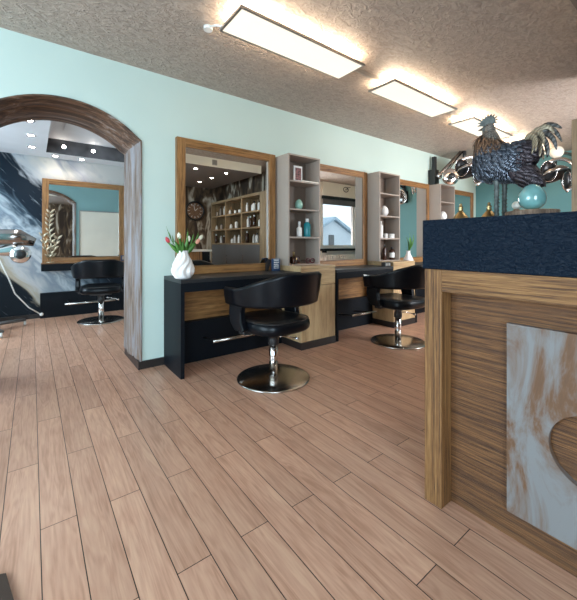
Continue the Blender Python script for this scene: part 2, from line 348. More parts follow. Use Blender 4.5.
def obj(name, bm, mat, parent=None, smooth=False, mods=None, kind=None, label=None):
    bmesh.ops.recalc_face_normals(bm, faces=bm.faces)
    me = bpy.data.meshes.new(name); bm.to_mesh(me); bm.free()
    for m_ in (mat if isinstance(mat, (list, tuple)) else [mat]): me.materials.append(M[m_] if isinstance(m_, str) else m_)
    o = bpy.data.objects.new(name, me); C.objects.link(o)
    if smooth:
        for p in me.polygons: p.use_smooth = True
    if parent: o.parent = parent
    if mods == 'sub': s = o.modifiers.new('sub', 'SUBSURF'); s.levels = s.render_levels = 2
    if kind: o['kind'] = kind
    if label: o['label'] = label
    return o
def struct(name, bm, mat, **k):
    o = obj(name, bm, mat, **k); o['kind'] = 'structure'; return o
def tag(o, label, cat, group=None):
    o['label'] = label; o['category'] = cat
    if group: o['group'] = group
    return o
def thing(name, label, cat, loc=(0, 0, 0), rz=0, group=None):
    o = bpy.data.objects.new(name, None); C.objects.link(o); o.empty_display_size = 0.1
    o.location = loc; o.rotation_euler = (0, 0, rz)
    return tag(o, label, cat, group)
def dup(root, loc, rz=None, label=None, group=None):
    r = root.copy(); C.objects.link(r); r.location = loc
    if rz is not None: r.rotation_euler = (0, 0, rz)
    if label: r['label'] = label
    if group: r['group'] = group
    for ch in list(root.children):
        c = ch.copy(); C.objects.link(c); c.parent = r
        for g in list(ch.children):
            d = g.copy(); C.objects.link(d); d.parent = c
    return r

# ============================================================ THE SETTING
WY = 3.0; CZ = 2.5
ARC = [(-0.33, 1.897)] + [(0.2+0.713*math.sin(t), 2.122-0.713+0.713*math.cos(t)) for t in [math.radians(-46.8+93.6*i/24) for i in range(1, 24)]] + [(0.73, 1.897)]
# floor planks, one mesh: seams along Y, joints staggered half a plank
bm = newbm(); lay = bm.faces.layers.float_vector.new('plank')
PW, PL = 0.1138, 0.938; g = 0.0015
x0 = 0.024
for i in range(-24, 61):
    xa, xb = x0+i*PW+g, x0+(i+1)*PW-g
    start = (1.53 if i % 2 == 0 else 1.065)-4*PL
    for j in range(0, 12):
        ya, yb = start+j*PL+g, start+(j+1)*PL-g
        if yb > 6.1: yb = 6.1
        if ya > 6.05: continue
        f = bm.faces.new([bm.verts.new(p) for p in ((xa, ya, 0), (xb, ya, 0), (xb, yb, 0), (xa, yb, 0))])
        f[lay] = (random.random(), random.random(), random.random())
sub = bx(bm, -2.9, 7.0, -2.7, 6.1, -0.12, -0.0025, mi=1)
struct('floor', bm, ['floor', 'skirt'])
# wall with the arched opening
bm = newbm()
prism(bm, [(-2.4, 0), (-0.33, 0)] + ARC + [(0.73, 0), (6.7, 0), (6.7, CZ), (-2.4, CZ)], 'Y', WY, WY+0.5)
bmesh.ops.recalc_face_normals(bm, faces=bm.faces)
for f in bm.faces: f.material_index = 1 if (f.normal.y > 0.9) else 0
struct('wall_far', bm, ['wallmint', 'wallaqua'])
struct('wall_right', boxbm(6.7, 6.8, -0.1, 3.5, 0, CZ), 'wallteal')
struct('ceiling', boxbm(-2.5, 6.8, -1.7, 3.5, CZ, CZ+0.1), 'plaster')
# lowered ceiling over the rear of the salon
bm = newbm(); bx(bm, -2.4, 3.42, -1.6, 0.548, 2.35, CZ, mi=0); bmesh.ops.recalc_face_normals(bm, faces=bm.faces)
for f in bm.faces: f.material_index = 1 if f.normal.y > 0.9 else 0
struct('ceiling_soffit', bm, ['soffit', 'cream'])
# left wall with window opening, rear wall with shop window opening
def wall_hole_x(name, xa, xb, ya, yb, hy0, hy1, hz0, hz1, mat, H=CZ):
    bm = newbm()
    bx(bm, xa, xb, ya, hy0, 0, H); bx(bm, xa, xb, hy1, yb, 0, H); bx(bm, xa, xb, hy0, hy1, 0, hz0); bx(bm, xa, xb, hy0, hy1, hz1, H)
    struct(name, bm, mat)
def wall_hole_y(name, ya, yb, xa, xb, hx0, hx1, hz0, hz1, mat, H=CZ):
    bm = newbm()
    bx(bm, xa, hx0, ya, yb, 0, H); bx(bm, hx1, xb, ya, yb, 0, H); bx(bm, hx0, hx1, ya, yb, 0, hz0); bx(bm, hx0, hx1, ya, yb, hz1, H)
    struct(name, bm, mat)
wall_hole_x('wall_left', -2.5, -2.4, -1.7, 3.5, 0.2, 2.5, 0.35, 2.3, 'wallmint')
wall_hole_y('wall_rear', -1.7, -1.6, -2.4, 3.85, -2.2, 0.0, 0.25, 2.25, 'birch')
struct('wall_partition', boxbm(3.75, 3.85, -1.6, 0.79, 0, CZ), 'birch')
bm = newbm()
for q in ((3.85, 4.05, 0, CZ), (5.2, 5.45, 0, CZ), (6.6, 6.7, 0, CZ), (4.05, 5.2, 2.2, CZ), (5.45, 6.6, 0, 0.95), (5.45, 6.6, 2.2, CZ)): bx(bm, q[0], q[1], -0.1, 0.0, q[2], q[3])
struct('wall_front', bm, 'wallwhite')
def window(n, plane, c0, c1, z0, z1, pos, bars):
    """frame around an opening; plane 'x' or 'y'"""
    bm = newbm(); t = 0.06
    def b(a0, a1, q0, q1, d=0.03):
        if plane == 'x': bx(bm, pos-d, pos+d, a0, a1, q0, q1)
        else: bx(bm, a0, a1, pos-d, pos+d, q0, q1)
    b(c0, c0+t, z0, z1); b(c1-t, c1, z0, z1); b(c0+t, c1-t, z0, z0+t); b(c0+t, c1-t, z1-t, z1)
    for k in range(bars): m_ = c0+(c1-c0)*(k+1)/(bars+1); b(m_-0.03, m_+0.03, z0+t, z1-t)
    w_ = struct('window_%d' % n, bm, 'white')
    bm = newbm()
    if plane == 'x': bx(bm, pos-0.004, pos+0.004, c0+t, c1-t, z0+t, z1-t)
    else: bx(bm, c0+t, c1-t, pos-0.004, pos+0.004, z0+t, z1-t)
    obj('pane', bm, 'pane', w_)
window(1, 'x', 0.2, 2.5, 0.35, 2.3, -2.45, 1)
window(2, 'y', -2.2, 0.0, 0.25, 2.25, -1.65, 1)
window(3, 'y', 5.45, 6.6, 0.95, 2.2, -0.05, 0)
bm = newbm(); bx(bm, 4.05, 4.14, -0.08, -0.03, 0, 2.2); bx(bm, 5.11, 5.2, -0.08, -0.03, 0, 2.2); bx(bm, 4.14, 5.11, -0.08, -0.03, 2.1, 2.2); bx(bm, 4.14, 5.11, -0.08, -0.03, 0, 0.16)
dr = struct('added_door_1', bm, 'white'); obj('pane', boxbm(4.14, 5.11, -0.058, -0.052, 0.16, 2.1), 'pane', dr)  # unseen glazed door, added to let the fill light in
bm = newbm(); tube(bm, [(4.2, 0.0, 0.9), (4.2, 0.0, 1.3)], 0.014, 8); tube(bm, [(4.2, 0.0, 0.95), (4.13, -0.03, 0.95)], 0.008, 6); tube(bm, [(4.2, 0.0, 1.25), (4.13, -0.03, 1.25)], 0.008, 6); obj('door_handle', bm, 'steel', dr)
# side room
RZ = 2.27
struct('wall_side_room_far', boxbm(-1.8, 2.1, 5.93, 6.03, 0, CZ), 'mural')
struct('wall_side_room_right', boxbm(2.0, 2.1, 3.5, 5.93, 0, CZ), 'wallwhite')
wall_hole_x('wall_side_room_left', -1.9, -1.8, 3.5, 5.93, 3.9, 5.5, 0.5, 2.1, 'wallwhite')
window(4, 'x', 3.9, 5.5, 0.5, 2.1, -1.85, 1)
bm = newbm()   # ceiling of the side room with a raised tray
TX0, TX1, TY0, TY1 = 0.15, 1.75, 3.8, 5.6
bx(bm, -1.8, TX0, 3.5, 5.93, RZ, RZ+0.03); bx(bm, TX1, 2.0, 3.5, 5.93, RZ, RZ+0.03); bx(bm, TX0, TX1, 3.5, TY0, RZ, RZ+0.03); bx(bm, TX0, TX1, TY1, 5.93, RZ, RZ+0.03)
bx(bm, -1.8, 2.0, 3.5, 5.93, RZ+0.19, RZ+0.23)
bx(bm, TX0-0.02, TX0, TY0, TY1, RZ+0.03, RZ+0.19)
struct('ceiling_side_room', bm, 'ceilroom')
bm = newbm(); bx(bm, TX0+0.16, TX1, 4.55, TY1-0.55, RZ+0.165, RZ+0.19, 0.004)
struct('trim_2', bm, 'ceilroom')
struct('trim_3', boxbm(TX0, TX1, TY1-0.03, TY1, RZ+0.001, RZ+0.19), 'slate')
# black plinth along the mural wall
struct('trim_4', boxbm(0.09, 2.0, 5.86, 5.93, 0, 0.35), 'black')
struct('baseboard_side_room', boxbm(-1.8, 0.09, 5.915, 5.93, 0, 0.06), 'skirt')
# baseboards on the salon side
struct('baseboard_far', boxbm(0.755, 0.915, 2.985, 3.0, 0, 0.065), 'skirt')
struct('baseboard_arch', boxbm(0.70, 0.755, 2.985, 3.51, 0, 0.065), 'skirt')
struct('baseboard_far_right', boxbm(4.7, 6.7, 2.985, 3.0, 0, 0.065), 'skirt')
# arch casing : moulded profile swept round the opening
bm = newbm()
path = [(0.73, 0.065), (0.73, 0.7), (0.73, 1.3)] + list(reversed(ARC)) + [(-0.33, 1.3), (-0.33, 0.7), (-0.33, 0.0)]
prof = [(0.0, -0.012), (0.010, -0.016), (0.016, -0.006), (0.015, 0.05), (0.026, 0.075), (0.030, 0.11), (0.026, 0.145), (0.020, 0.17), (0.029, 0.19), (0.040, 0.24), (0.045, 0.30), (0.040, 0.36), (0.030, 0.39), (0.030, 0.44), (0.036, 0.47), (0.036, 0.505), (0.0, 0.51)]
rings = []
for i, p in enumerate(path):
    a = Vector(path[max(i-1, 0)]); b_ = Vector(path[min(i+1, len(path)-1)]); t = (b_-a).normalized(); nrm = Vector((-t.y, t.x))
    if i == 3: nrm = Vector((-0.93, -0.36))
    rings.append([bm.verts.new((p[0]+nrm.x*d, WY+y, p[1]+nrm.y*d)) for d, y in prof])
for i in range(len(rings)-1):
    for k in range(len(prof)-1):
        f = bm.faces.new((rings[i][k], rings[i][k+1], rings[i+1][k+1], rings[i+1][k])); f.smooth = True
        zc = sum(v.co.z for v in f.verts)/4; f.material_index = 0 if zc < 1.89 else 1
struct('trim_1', bm, ['jamb', 'archw'])

# exterior seen through the front window
bm = newbm(); prism(bm, [(9.6, -0.2), (14.8, -0.2), (14.8, 0.9), (12.2, 2.25), (9.6, 0.9)], 'Y', -9.5, -6.5)
h = obj('house', bm, 'outdoor'); tag(h, 'pale gabled house across the street seen through the front window', 'house')
bm = newbm()
for s in (1, -1):
    a = Vector((12.2, 2.42)); b_ = Vector((12.2+s*3.0, 0.86)); bm.verts.ensure_lookup_table()
    prism(bm, [(a.x, a.y), (b_.x, b_.y), (b_.x, b_.y-0.14), (a.x, a.y-0.14)], 'Y', -9.8, -6.3)
obj('roof', bm, 'rooftile', h)
bm = newbm(); bx(bm, 11.9, 12.25, -6.52, -6.46, 0.95, 1.5); obj('window', bm, 'dgrey', h)
struct('ground', boxbm(-16, 26, -22, -1.75, -0.3, -0.2), 'ground')

# ============================================================ STYLING STATIONS
P = 1.47
def desk(name, xa, xb, label):
    t = thing(name, label, 'desk', (xa, 2.575, 0), 0, 'styling desks along the mint wall')
    L_ = xb-xa
    bm = newbm(); bx(bm, 0, L_, 0, 0.42, 0.735, 0.765, 0.002); obj('desk_top', bm, 'blacktop', t)
    bm = newbm(); bx(bm, 0.03, L_, 0.004, 0.022, 0.665, 0.735); obj('apron', bm, 'black', t)
    bm = newbm(); bx(bm, 0, 0.03, 0.002, 0.42, 0, 0.735); obj('side_panel', bm, 'black', t)
    obj('back_panel', boxbm(0.03, L_, 0.38, 0.40, 0.36, 0.735), 'foakX', t)
    obj('kick_panel', boxbm(0.03, L_, 0.32, 0.405, 0.0, 0.36), 'black', t)
    bm = newbm(); tube(bm, [(0.28, 0.04, 0.235), (min(0.76, L_-0.28), 0.04, 0.235)], 0.013, 10)
    fr = obj('footrest', bm, 'steel', t)
    for xx in (0.32, min(0.70, L_-0.34)):
        bm = newbm(); tube(bm, [(xx, 0.04, 0.235), (xx, 0.33, 0.2)], 0.009, 8); obj('footrest_bracket', bm, 'plastic', fr)
    return t
desk('styling_desk', 0.91, 2.095, 'long black styling desk with tulip vase at its left end')
desk('styling_desk', 2.585, 3.565, 'black styling desk between the two light oak cabinets')
desk('styling_desk', 4.055, 5.035, 'farthest black styling desk mostly hidden by the navy counter')

def cabinet(xa, label):
    t = thing('oak_cabinet', label, 'cabinet', (xa, 2.575, 0), 0, 'light oak cabinets under the shelf towers')
    w_ = 0.462
    obj('body', boxbm(0, w_, 0.02, 0.425, 0.07, 0.795), 'loakZ', t)
    bm = newbm(); bx(bm, -0.002, w_+0.002, 0, 0.425, 0.795, 0.818, 0.002); obj('cabinet_top', bm, 'loakX', t)
    bm = newbm(); bx(bm, 0.002, w_-0.002, 0, 0.02, 0.625, 0.791, 0.0015); obj('drawer', bm, 'loakX', t)
    bm = newbm(); bx(bm, 0.002, w_-0.002, 0, 0.02, 0.073, 0.620, 0.0015); obj('door', bm, 'loakZ', t)
    obj('plinth', boxbm(-0.003, w_+0.003, -0.006, 0.42, 0, 0.07), 'skirt', t)
    return t
cabinet(2.10, 'light oak drawer cabinet beside the nearest styling chair')
cabinet(3.57, 'light oak drawer cabinet right of the middle styling desk')
cabinet(5.04, 'light oak drawer cabinet behind the navy counter, mostly hidden')

def tower(xa, label):
    t = thing('shelf_tower', label, 'shelf', (xa, 2.76, 0.818), 0, 'taupe shelf towers on oak cabinets')
    w_ = 0.435; hh = 1.15; th = 0.016; d = 0.24
    obj('side_panel', boxbm(0, th, 0, d, 0, hh), 'taupe', t)
    obj('side_panel', boxbm(w_-th, w_, 0, d, 0, hh), 'taupe', t)
    obj('top_panel', boxbm(th, w_-th, 0, d, hh-th, hh), 'taupe', t)
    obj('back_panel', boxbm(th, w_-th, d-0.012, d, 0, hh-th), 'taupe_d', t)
    for k in (0, 1, 2, 3):
        z = k*0.291
        obj('shelf_board', boxbm(th, w_-th, 0.002, d-0.012, max(z-th/2, 0) if k else 0, z+th/2 if k else th*0.6), 'taupe', t)
    return t
TZ = [0.818+0.0096+0.0005, 0.818+0.291+0.0085, 0.818+0.582+0.0085, 0.818+0.873+0.0085]
tower(2.08, 'taupe open shelf tower beside the nearest wall mirror, with mint egg')
tower(3.535, 'taupe open shelf tower with white egg, second along the wall')
tower(5.005, 'taupe open shelf tower farthest along the mint wall')

def wall_mirror(xa, z0, z1, y, label, w_=1.06):
    t = thing('wall_mirror', label, 'mirror', (xa, y, z0), 0, 'oak framed wall mirrors')
    f = 0.078; d = 0.05; H = z1-z0
    bm = newbm(); bx(bm, 0, f, -d, 0, 0, H, 0.003); obj('frame_stile', bm, 'foakZ', t)
    bm = newbm(); bx(bm, w_-f, w_, -d, 0, 0, H, 0.003); obj('frame_stile', bm, 'foakZ', t)
    bm = newbm(); bx(bm, f, w_-f, -d, 0, H-f, H, 0.003); obj('frame_rail', bm, 'foakX', t)
    bm = newbm(); bx(bm, f, w_-f, -d, 0, 0, f, 0.003); obj('frame_rail', bm, 'foakX', t)
    obj('mirror_glass', boxbm(f, w_-f, -0.036, -0.03, f, H-f), 'mirror', t)
    return t
wall_mirror(1.008, 0.766, 1.98, 2.999, 'oak framed wall mirror reflecting the product shelves, above tulips', 1.045)
wall_mirror(2.52, 0.766, 1.98, 2.999, 'oak framed wall mirror reflecting the window, between shelf towers', 1.008)
wall_mirror(3.98, 0.766, 1.98, 2.999, 'oak framed wall mirror right of the shelf tower with white egg', 1.058)
wall_mirror(5.45, 0.766, 1.98, 2.999, 'smallest looking oak framed mirror, farthest along the mint wall', 1.05)

# ---------------- styling chair
def arc_band(bm, n=26):
    """backrest band that wraps round the rear and runs down into the arms; faces +Y"""
    rings = []
    for i in range(n+1):
        s = i/n; a = math.radians(200*s-100)           # -100..100, 0 = rear
        rx, ry = 0.300, 0.29
        ca = math.sin(a); x = rx*math.copysign(abs(ca)**0.85, ca); y = -ry*math.cos(a)-0.02
        if abs(a) > PI/2: y = -0.02+0.20*(abs(a)-PI/2)/math.radians(10)*1.0
        k = min(1, max(0, (abs(a)-math.radians(22))/math.radians(72)))
        k = k**1.15
        top = 0.835*(1-k)+0.715*k; bot = 0.612*(1-k)+0.600*k
        nx, ny = x/rx**2, (y+0.02)/ry**2
        if abs(a) > PI/2: nx, ny = math.copysign(1, x), 0
        L_ = math.hypot(nx, ny); nx /= L_; ny /= L_
        lean = 0.035
        ring = []
        for q, zz in ((1, bot+0.012), (1, bot), (0.3, bot-0.012), (-0.7, bot-0.004), (-1, bot+0.012), (-1, (top+bot)/2), (-1, top-0.02), (-0.6, top), (0.3, top+0.006), (1, top-0.006), (1, top-0.02), (1.1, (top+bot)/2)):
            off = q*0.024 + lean*(zz-bot)/(0.22)
            ring.append(bm.verts.new((x+nx*off, y+ny*off, zz)))
        rings.append(ring)
    m = len(rings[0])
    for i in range(n):
        for k in range(m):
            f = bm.faces.new((rings[i][k], rings[i][(k+1) % m], rings[i+1][(k+1) % m], rings[i+1][k])); f.smooth = True
    bm.faces.new(list(reversed(rings[0]))); bm.faces.new(rings[-1])
def make_chair(label, loc, rz):
    t = thing('styling_chair', label, 'chair', loc, rz, 'black styling chairs')
    bm = newbm(); lathe(bm, [(0.275, 0), (0.283, 0.004), (0.283, 0.010), (0.272, 0.016), (0.12, 0.024), (0.05, 0.028)], 56); obj('base_plate', bm, 'steel', t)
    bm = newbm(); lathe(bm, [(0.034, 0.02), (0.034, 0.30)], 24); col_ = obj('column', bm, 'chrome', t)
    bm = newbm(); lathe(bm, [(0.038, 0.262), (0.042, 0.268), (0.042, 0.30), (0.036, 0.335), (0.05, 0.345), (0.05, 0.365)], 24); obj('column_collar', bm, 'plastic', col_)
    bm = newbm(); bx(bm, -0.13, 0.13, -0.13, 0.13, 0.36, 0.385, 0.01); obj('seat_plate', bm, 'plastic', t)
    bm = newbm()
    tube(bm, [(0.03, 0, 0.315), (0.10, -0.02, 0.31), (0.19, -0.05, 0.285)], 0.006, 8)
    tube(bm, [(0.19, -0.05, 0.285), (0.215, -0.06, 0.278)], 0.011, 8)
    obj('pump_lever', bm, 'chrome', t)
    # rounded seat cushion
    bm = newbm()
    prof = [(0.80, 0.385), (0.94, 0.388), (1.0, 0.405), (1.015, 0.43), (1.0, 0.458), (0.95, 0.475), (0.80, 0.482), (0.4, 0.476), (0.02, 0.472)]
    rings = []; n = 40
    for s, z in prof:
        ring = []
        for k in range(n):
            a = 2*PI*k/n; ca, sa = math.cos(a), math.sin(a)
            e = 0.62
            ring.append(bm.verts.new((0.245*s*math.copysign(abs(ca)**e, ca), 0.245*s*math.copysign(abs(sa)**e, sa)+0.0, z+0.008*(sa*s > 0.5))))
        rings.append(ring)
    for i in range(len(rings)-1):
        for k in range(n):
            f = bm.faces.new((rings[i][k], rings[i][(k+1) % n], rings[i+1][(k+1) % n], rings[i+1][k])); f.smooth = True
    bm.faces.new(list(reversed(rings[0]))); bm.faces.new(rings[-1])
    seat = obj('seat', bm, 'leather', t)
    bm = newbm(); pts = []
    for k in range(41):
        a = 2*PI*k/40; ca, sa = math.cos(a), math.sin(a); e = 0.62
        pts.append((0.236*math.copysign(abs(ca)**e, ca), 0.236*math.copysign(abs(sa)**e, sa), 0.473))
    tube(bm, pts, 0.004, 6, cap=False); obj('seat_piping', bm, 'plastic', seat)
    bm = newbm(); arc_band(bm); obj('backrest', bm, 'leather', t)
    for s in (-1, 1):
        bm = newbm()
        prism(bm, [(0.0, 0.622), (0.165, 0.622), (0.17, 0.52), (0.15, 0.45), (0.10, 0.405), (0.0, 0.40), (-0.02, 0.42), (0.01, 0.47), (0.02, 0.54)], 'X', s*0.250, s*0.300)
        bmesh.ops.recalc_face_normals(bm, faces=bm.faces)
        arm = obj('arm', bm, 'leather', t)
        bv = arm.modifiers.new('bevel', 'BEVEL'); bv.width = 0.012; bv.segments = 3; bv.limit_method = 'ANGLE'
        bm = newbm(); bx(bm, min(s*0.246, s*0.303), max(s*0.246, s*0.303), -0.02, 0.172, 0.619, 0.626, 0.002); obj('arm_trim', bm, 'steel', arm)
        bm = newbm(); bx(bm, min(s*0.10, s*0.27), max(s*0.10, s*0.27), 0.0, 0.08, 0.378, 0.41, 0.004); obj('arm_bracket', bm, 'plastic', arm)
    return t
ch = make_chair('black leather styling chair nearest the camera, beside the light oak cabinet', (1.496, 2.177, 0), math.radians(6))
dup(ch, (3.101, 2.181, 0), math.radians(-4), 'black leather styling chair just left of the navy counter')
dup(ch, (0.75, 5.224, 0), math.radians(-10), 'black leather styling chair in the side room behind the arch')

# ---------------- reception counter
CX = 1.28
t = thing('reception_counter', 'oak reception counter with navy textured top band in right foreground', 'counter', (CX, 0.78, 0))
Lc = -1.05
obj('counter_top', boxbm(0, 0.46, Lc, 0.003, 0.94, 1.137, 0.003), 'navy', t)
bm = newbm(); bx(bm, 0.0, 0.075, -0.078, -0.006, 0, 0.939, 0.003); obj('post', bm, 'oakZ', t)
bm = newbm(); bx(bm, 0.0, 0.075, Lc+0.010, Lc+0.073, 0, 0.939, 0.003); obj('post', bm, 'oakZ', t)
bm = newbm(); bx(bm, 0.002, 0.075, Lc+0.073, -0.078, 0.853, 0.939, 0.002); obj('top_rail', bm, 'oakY', t)
obj('front_panel', boxbm(0.075, 0.10, Lc+0.010, -0.010, 0.0, 0.939), 'shade_oakY', t)
obj('end_panel', boxbm(0.10, 0.44, -0.030, -0.010, 0, 0.939), 'oakZ', t)
obj('end_panel', boxbm(0.10, 0.44, Lc+0.010, Lc+0.030, 0, 0.939), 'oakZ', t)
# board with the round cut-out
bm = newbm(); ys0, ys1, zz0, zz1 = -0.762, -0.288, 0.103, 0.762; cy, cz, r = -0.525, 0.405, 0.116
N = 64
def ring_pts(sx):
    inner = [bm.verts.new((sx, cy+r*math.cos(2*PI*k/N), cz+r*math.sin(2*PI*k/N))) for k in range(N)]
    outer = []
    for k in range(N):
        a = 2*PI*k/N; c_, s_ = math.cos(a), math.sin(a)
        tt = min(((ys1-cy) if c_ > 0 else (cy-ys0))/max(abs(c_), 1e-6), ((zz1-cz) if s_ > 0 else (cz-zz0))/max(abs(s_), 1e-6))
        outer.append([cy+tt*c_, cz+tt*s_])
    for cyy in (ys0, ys1):
        for czz in (zz0, zz1):
            k = min(range(N), key=lambda q: (outer[q][0]-cyy)**2+(outer[q][1]-czz)**2); outer[k] = [cyy, czz]
    return inner, [bm.verts.new((sx, a, b)) for a, b in outer]
i0, o0 = ring_pts(0.052); i1, o1 = ring_pts(0.0745)
for k in range(N):
    q = (k+1) % N
    bm.faces.new((i0[k], i0[q], o0[q], o0[k])); bm.faces.new((i1[k], i1[q], o1[q], o1[k]))
    bm.faces.new((i0[k], i0[q], i1[q], i1[k])); bm.faces.new((o0[k], o0[q], o1[q], o1[k]))
obj('decor_board', bm, 'board', t, label='whitewashed distressed board with round cut-out')
# work desk behind the counter
t = thing('work_table', 'white topped oak work table behind the reception counter', 'table', (1.76, -0.7, 0))
bm = newbm(); bx(bm, 0, 0.56, 0, 1.5, 0.92, 0.95, 0.003); obj('table_top', bm, 'white', t)
obj('end_panel', boxbm(0.02, 0.40, 1.40, 1.48, 0, 0.92), 'foakZ', t)
obj('drawer_block', boxbm(0.40, 0.54, 0.1, 1.46, 0, 0.92), 'black', t)
obj('end_panel', boxbm(0.02, 0.40, 0.02, 0.10, 0, 0.92), 'foakZ', t)

# ---------------- product shelving seen in the mirror
SX, SY0, SY1 = 3.37, -1.58, 0.79
t = thing('product_shelving', 'large brown oak shelving unit of nine open compartments with grey doors', 'shelf', (SX, SY0, 0))
W = SY1-SY0; D = 0.375; st = 0.05; ZT = 2.01; ZB = 1.03
bm = newbm(); bx(bm, 0, D, W-0.22, W, 0, ZT, 0.002); obj('end_panel', bm, 'boakZ', t)
obj('end_panel', boxbm(0, D, 0, st, 0, ZT), 'boakZ', t)
obj('top_panel', boxbm(0, D, st, W-0.22, ZT-0.05, ZT), 'boakY', t)
obj('back_panel', boxbm(D-0.02, D, st, W-0.22, 0, ZT-0.05), 'boakY', t)
inner = W-0.22-st; cw = (inner-2*0.04)/3
for k in (1, 2): y_ = st+k*cw+(k-1)*0.04; obj('divider', boxbm(0.004, D-0.02, y_, y_+0.04, ZB, ZT-0.05), 'boakZ', t)
rows = [ZB+0.03, ZB+0.03+0.31, ZB+0.03+0.62]
for k in range(3): obj('shelf_board', boxbm(0.002, D-0.02, st, W-0.22, rows[k]-0.03, rows[k]), 'boakY', t)
for k in range(3):
    y_ = st+k*(inner/3); d_ = obj('door', boxbm(0.0, 0.02, y_+0.003, y_+inner/3-0.003, 0.08, ZB-0.006), 'dgrey', t)
    bm = newbm(); tube(bm, [(-0.018, y_+0.08, 0.62), (-0.018, y_+0.08, 0.82)], 0.006, 8); tube(bm, [(-0.018, y_+0.08, 0.64), (0.002, y_+0.08, 0.64)], 0.005, 6); tube(bm, [(-0.018, y_+0.08, 0.80), (0.002, y_+0.08, 0.80)], 0.005, 6)
    obj('handle', bm, 'steel', d_)
def bottle(name, loc, r, h, mat, label, cat='bottle', group=None, cap='white', shoulder=0.78):
    t = thing(name, label, cat, loc, 0, group)
    bm = newbm(); lathe(bm, [(r*0.94, 0), (r, 0.006), (r, h*shoulder*0.92), (r*0.8, h*shoulder), (r*0.4, h*(shoulder+0.04)), (r*0.4, h*(shoulder+0.08))], 20); obj('body', bm, mat, t)
    bm = newbm(); lathe(bm, [(r*0.5, h*(shoulder+0.06)), (r*0.5, h*0.98), (r*0.42, h)], 16); obj('cap', bm, cap, t)
    return t
names = ['bottom', 'centre', 'top']; cols = ['left', 'middle', 'right']
for c_ in range(3):
    for r_ in range(3):
        y_ = SY0+st+c_*(cw+0.04); n_ = [4, 5, 5][r_] if c_ == 2 else [4, 3, 4][r_]
        for q in range(n_):
            h_ = random.choice([0.13, 0.17, 0.21, 0.10]) if c_ < 2 else random.choice([0.19, 0.22, 0.24, 0.17])
            rad = random.uniform(0.026, 0.036); mt = random.choice(['white', 'brickback', 'ceramic', 'amber'] if c_ > 0 else ['brickback', 'amber', 'white', 'taupe'])
            yy = y_+0.07+q*(cw-0.12)/max(n_-1, 1)+random.uniform(-0.01, 0.01)
            nm = {'white': 'white', 'brickback': 'off-white', 'ceramic': 'cream', 'amber': 'dark brown', 'taupe': 'taupe'}[mt]
            bottle('product_bottle', (SX+random.uniform(0.07, 0.13), yy, rows[r_]+0.0005), rad, h_, mt,
                   '%s bottle, %s on the %s shelf, %s column of product shelving' % (nm, ['leftmost', 'second from left', 'third from left', 'fourth from left', 'fifth from left'][q], names[r_], cols[c_]), 'bottle', 'bottles on the product shelving', cap='plastic' if mt in ('white', 'taupe') else 'white')
# wall clock
t = thing('wall_clock', 'large dark round wall clock on the bark wallpaper', 'clock', (2.98, -1.598, 1.80))
RY = Matrix.Rotation(-PI/2, 4, 'X')
def facing(bm): bmesh.ops.transform(bm, matrix=RY, verts=bm.verts)
bm = newbm(); lathe(bm, [(0.0, 0.002), (0.19, 0.002), (0.19, 0.012), (0.0, 0.014)][1:3], 40); facing(bm); obj('dial', bm, 'fe_copper', t)
bm = newbm(); pts = [(0.205*math.cos(2*PI*k/40), 0.025, 0.205*math.sin(2*PI*k/40)) for k in range(41)]; tube(bm, pts, 0.02, 8, cap=False); obj('rim', bm, 'plastic', t)
bm = newbm()
for k in range(12):
    a = 2*PI*k/12; tube(bm, [(0.13*math.cos(a), 0.017, 0.13*math.sin(a)), (0.17*math.cos(a), 0.017, 0.17*math.sin(a))], 0.006, 6)
obj('hour_marks', bm, 'white', t)
bm = newbm(); tube(bm, [(0, 0.02, 0), (0.07, 0.02, 0.06)], 0.006, 6); tube(bm, [(0, 0.02, 0), (-0.03, 0.02, 0.13)], 0.005, 6); obj('hands', bm, 'white', t)
# vent on the soffit face
t = thing('air_vent', 'small grey square air vent on the cream soffit face', 'vent', (2.48, 0.548, 2.425))
bm = newbm(); bx(bm, -0.045, 0.045, 0, 0.012, -0.045, 0.045, 0.003); obj('vent_frame', bm, 'alu', t)
bm = newbm()
for k in range(5): bx(bm, -0.035, 0.035, 0.012, 0.017, -0.034+k*0.015, -0.026+k*0.015)
obj('slats', bm, 'dgrey', t)
# valance with emblem above the front window
t = thing('window_valance', 'cream roller blind box above the front window with black loop emblem', 'blind', (5.38, 0.001, 2.18))
bm = newbm(); bx(bm, 0, 1.28, 0, 0.12, 0, 0.315, 0.004); obj('cassette', bm, 'cream', t)
bm = newbm(); ex, ez = 0.76, 0.19
tube(bm, [(ex+0.085*math.cos(a)*0.9-0.03*math.sin(a), 0.123, ez+0.055*math.sin(a)+0.02*math.cos(a)) for a in [2*PI*k/32 for k in range(33)]], 0.009, 6, cap=False)
tube(bm, [(ex+0.16, 0.123, ez+0.07), (ex+0.06, 0.123, ez+0.055), (ex+0.03, 0.123, ez-0.01)], 0.008, 6); tube(bm, [(ex+0.03, 0.123, ez+0.03), (ex-0.02, 0.123, ez), (ex+0.01, 0.123, ez-0.03)], 0.006, 6)
obj('emblem', bm, 'plastic', t)
obj('bottom_rail', boxbm(0.05, 1.23, 0.02, 0.07, -0.07, 0), 'plastic', t)
obj('blind_fabric', boxbm(0.07, 1.21, 0.035, 0.045, -0.20, -0.07), 'dgrey', t)
t = thing('radiator', 'white ribbed radiator under the front window', 'radiator', (5.5, 0.03, 0.12))
bm = newbm()
for k in range(14): bx(bm, k*0.075, k*0.075+0.05, 0, 0.07, 0.04, 0.66, 0.012)
obj('ribs', bm, 'white', t)
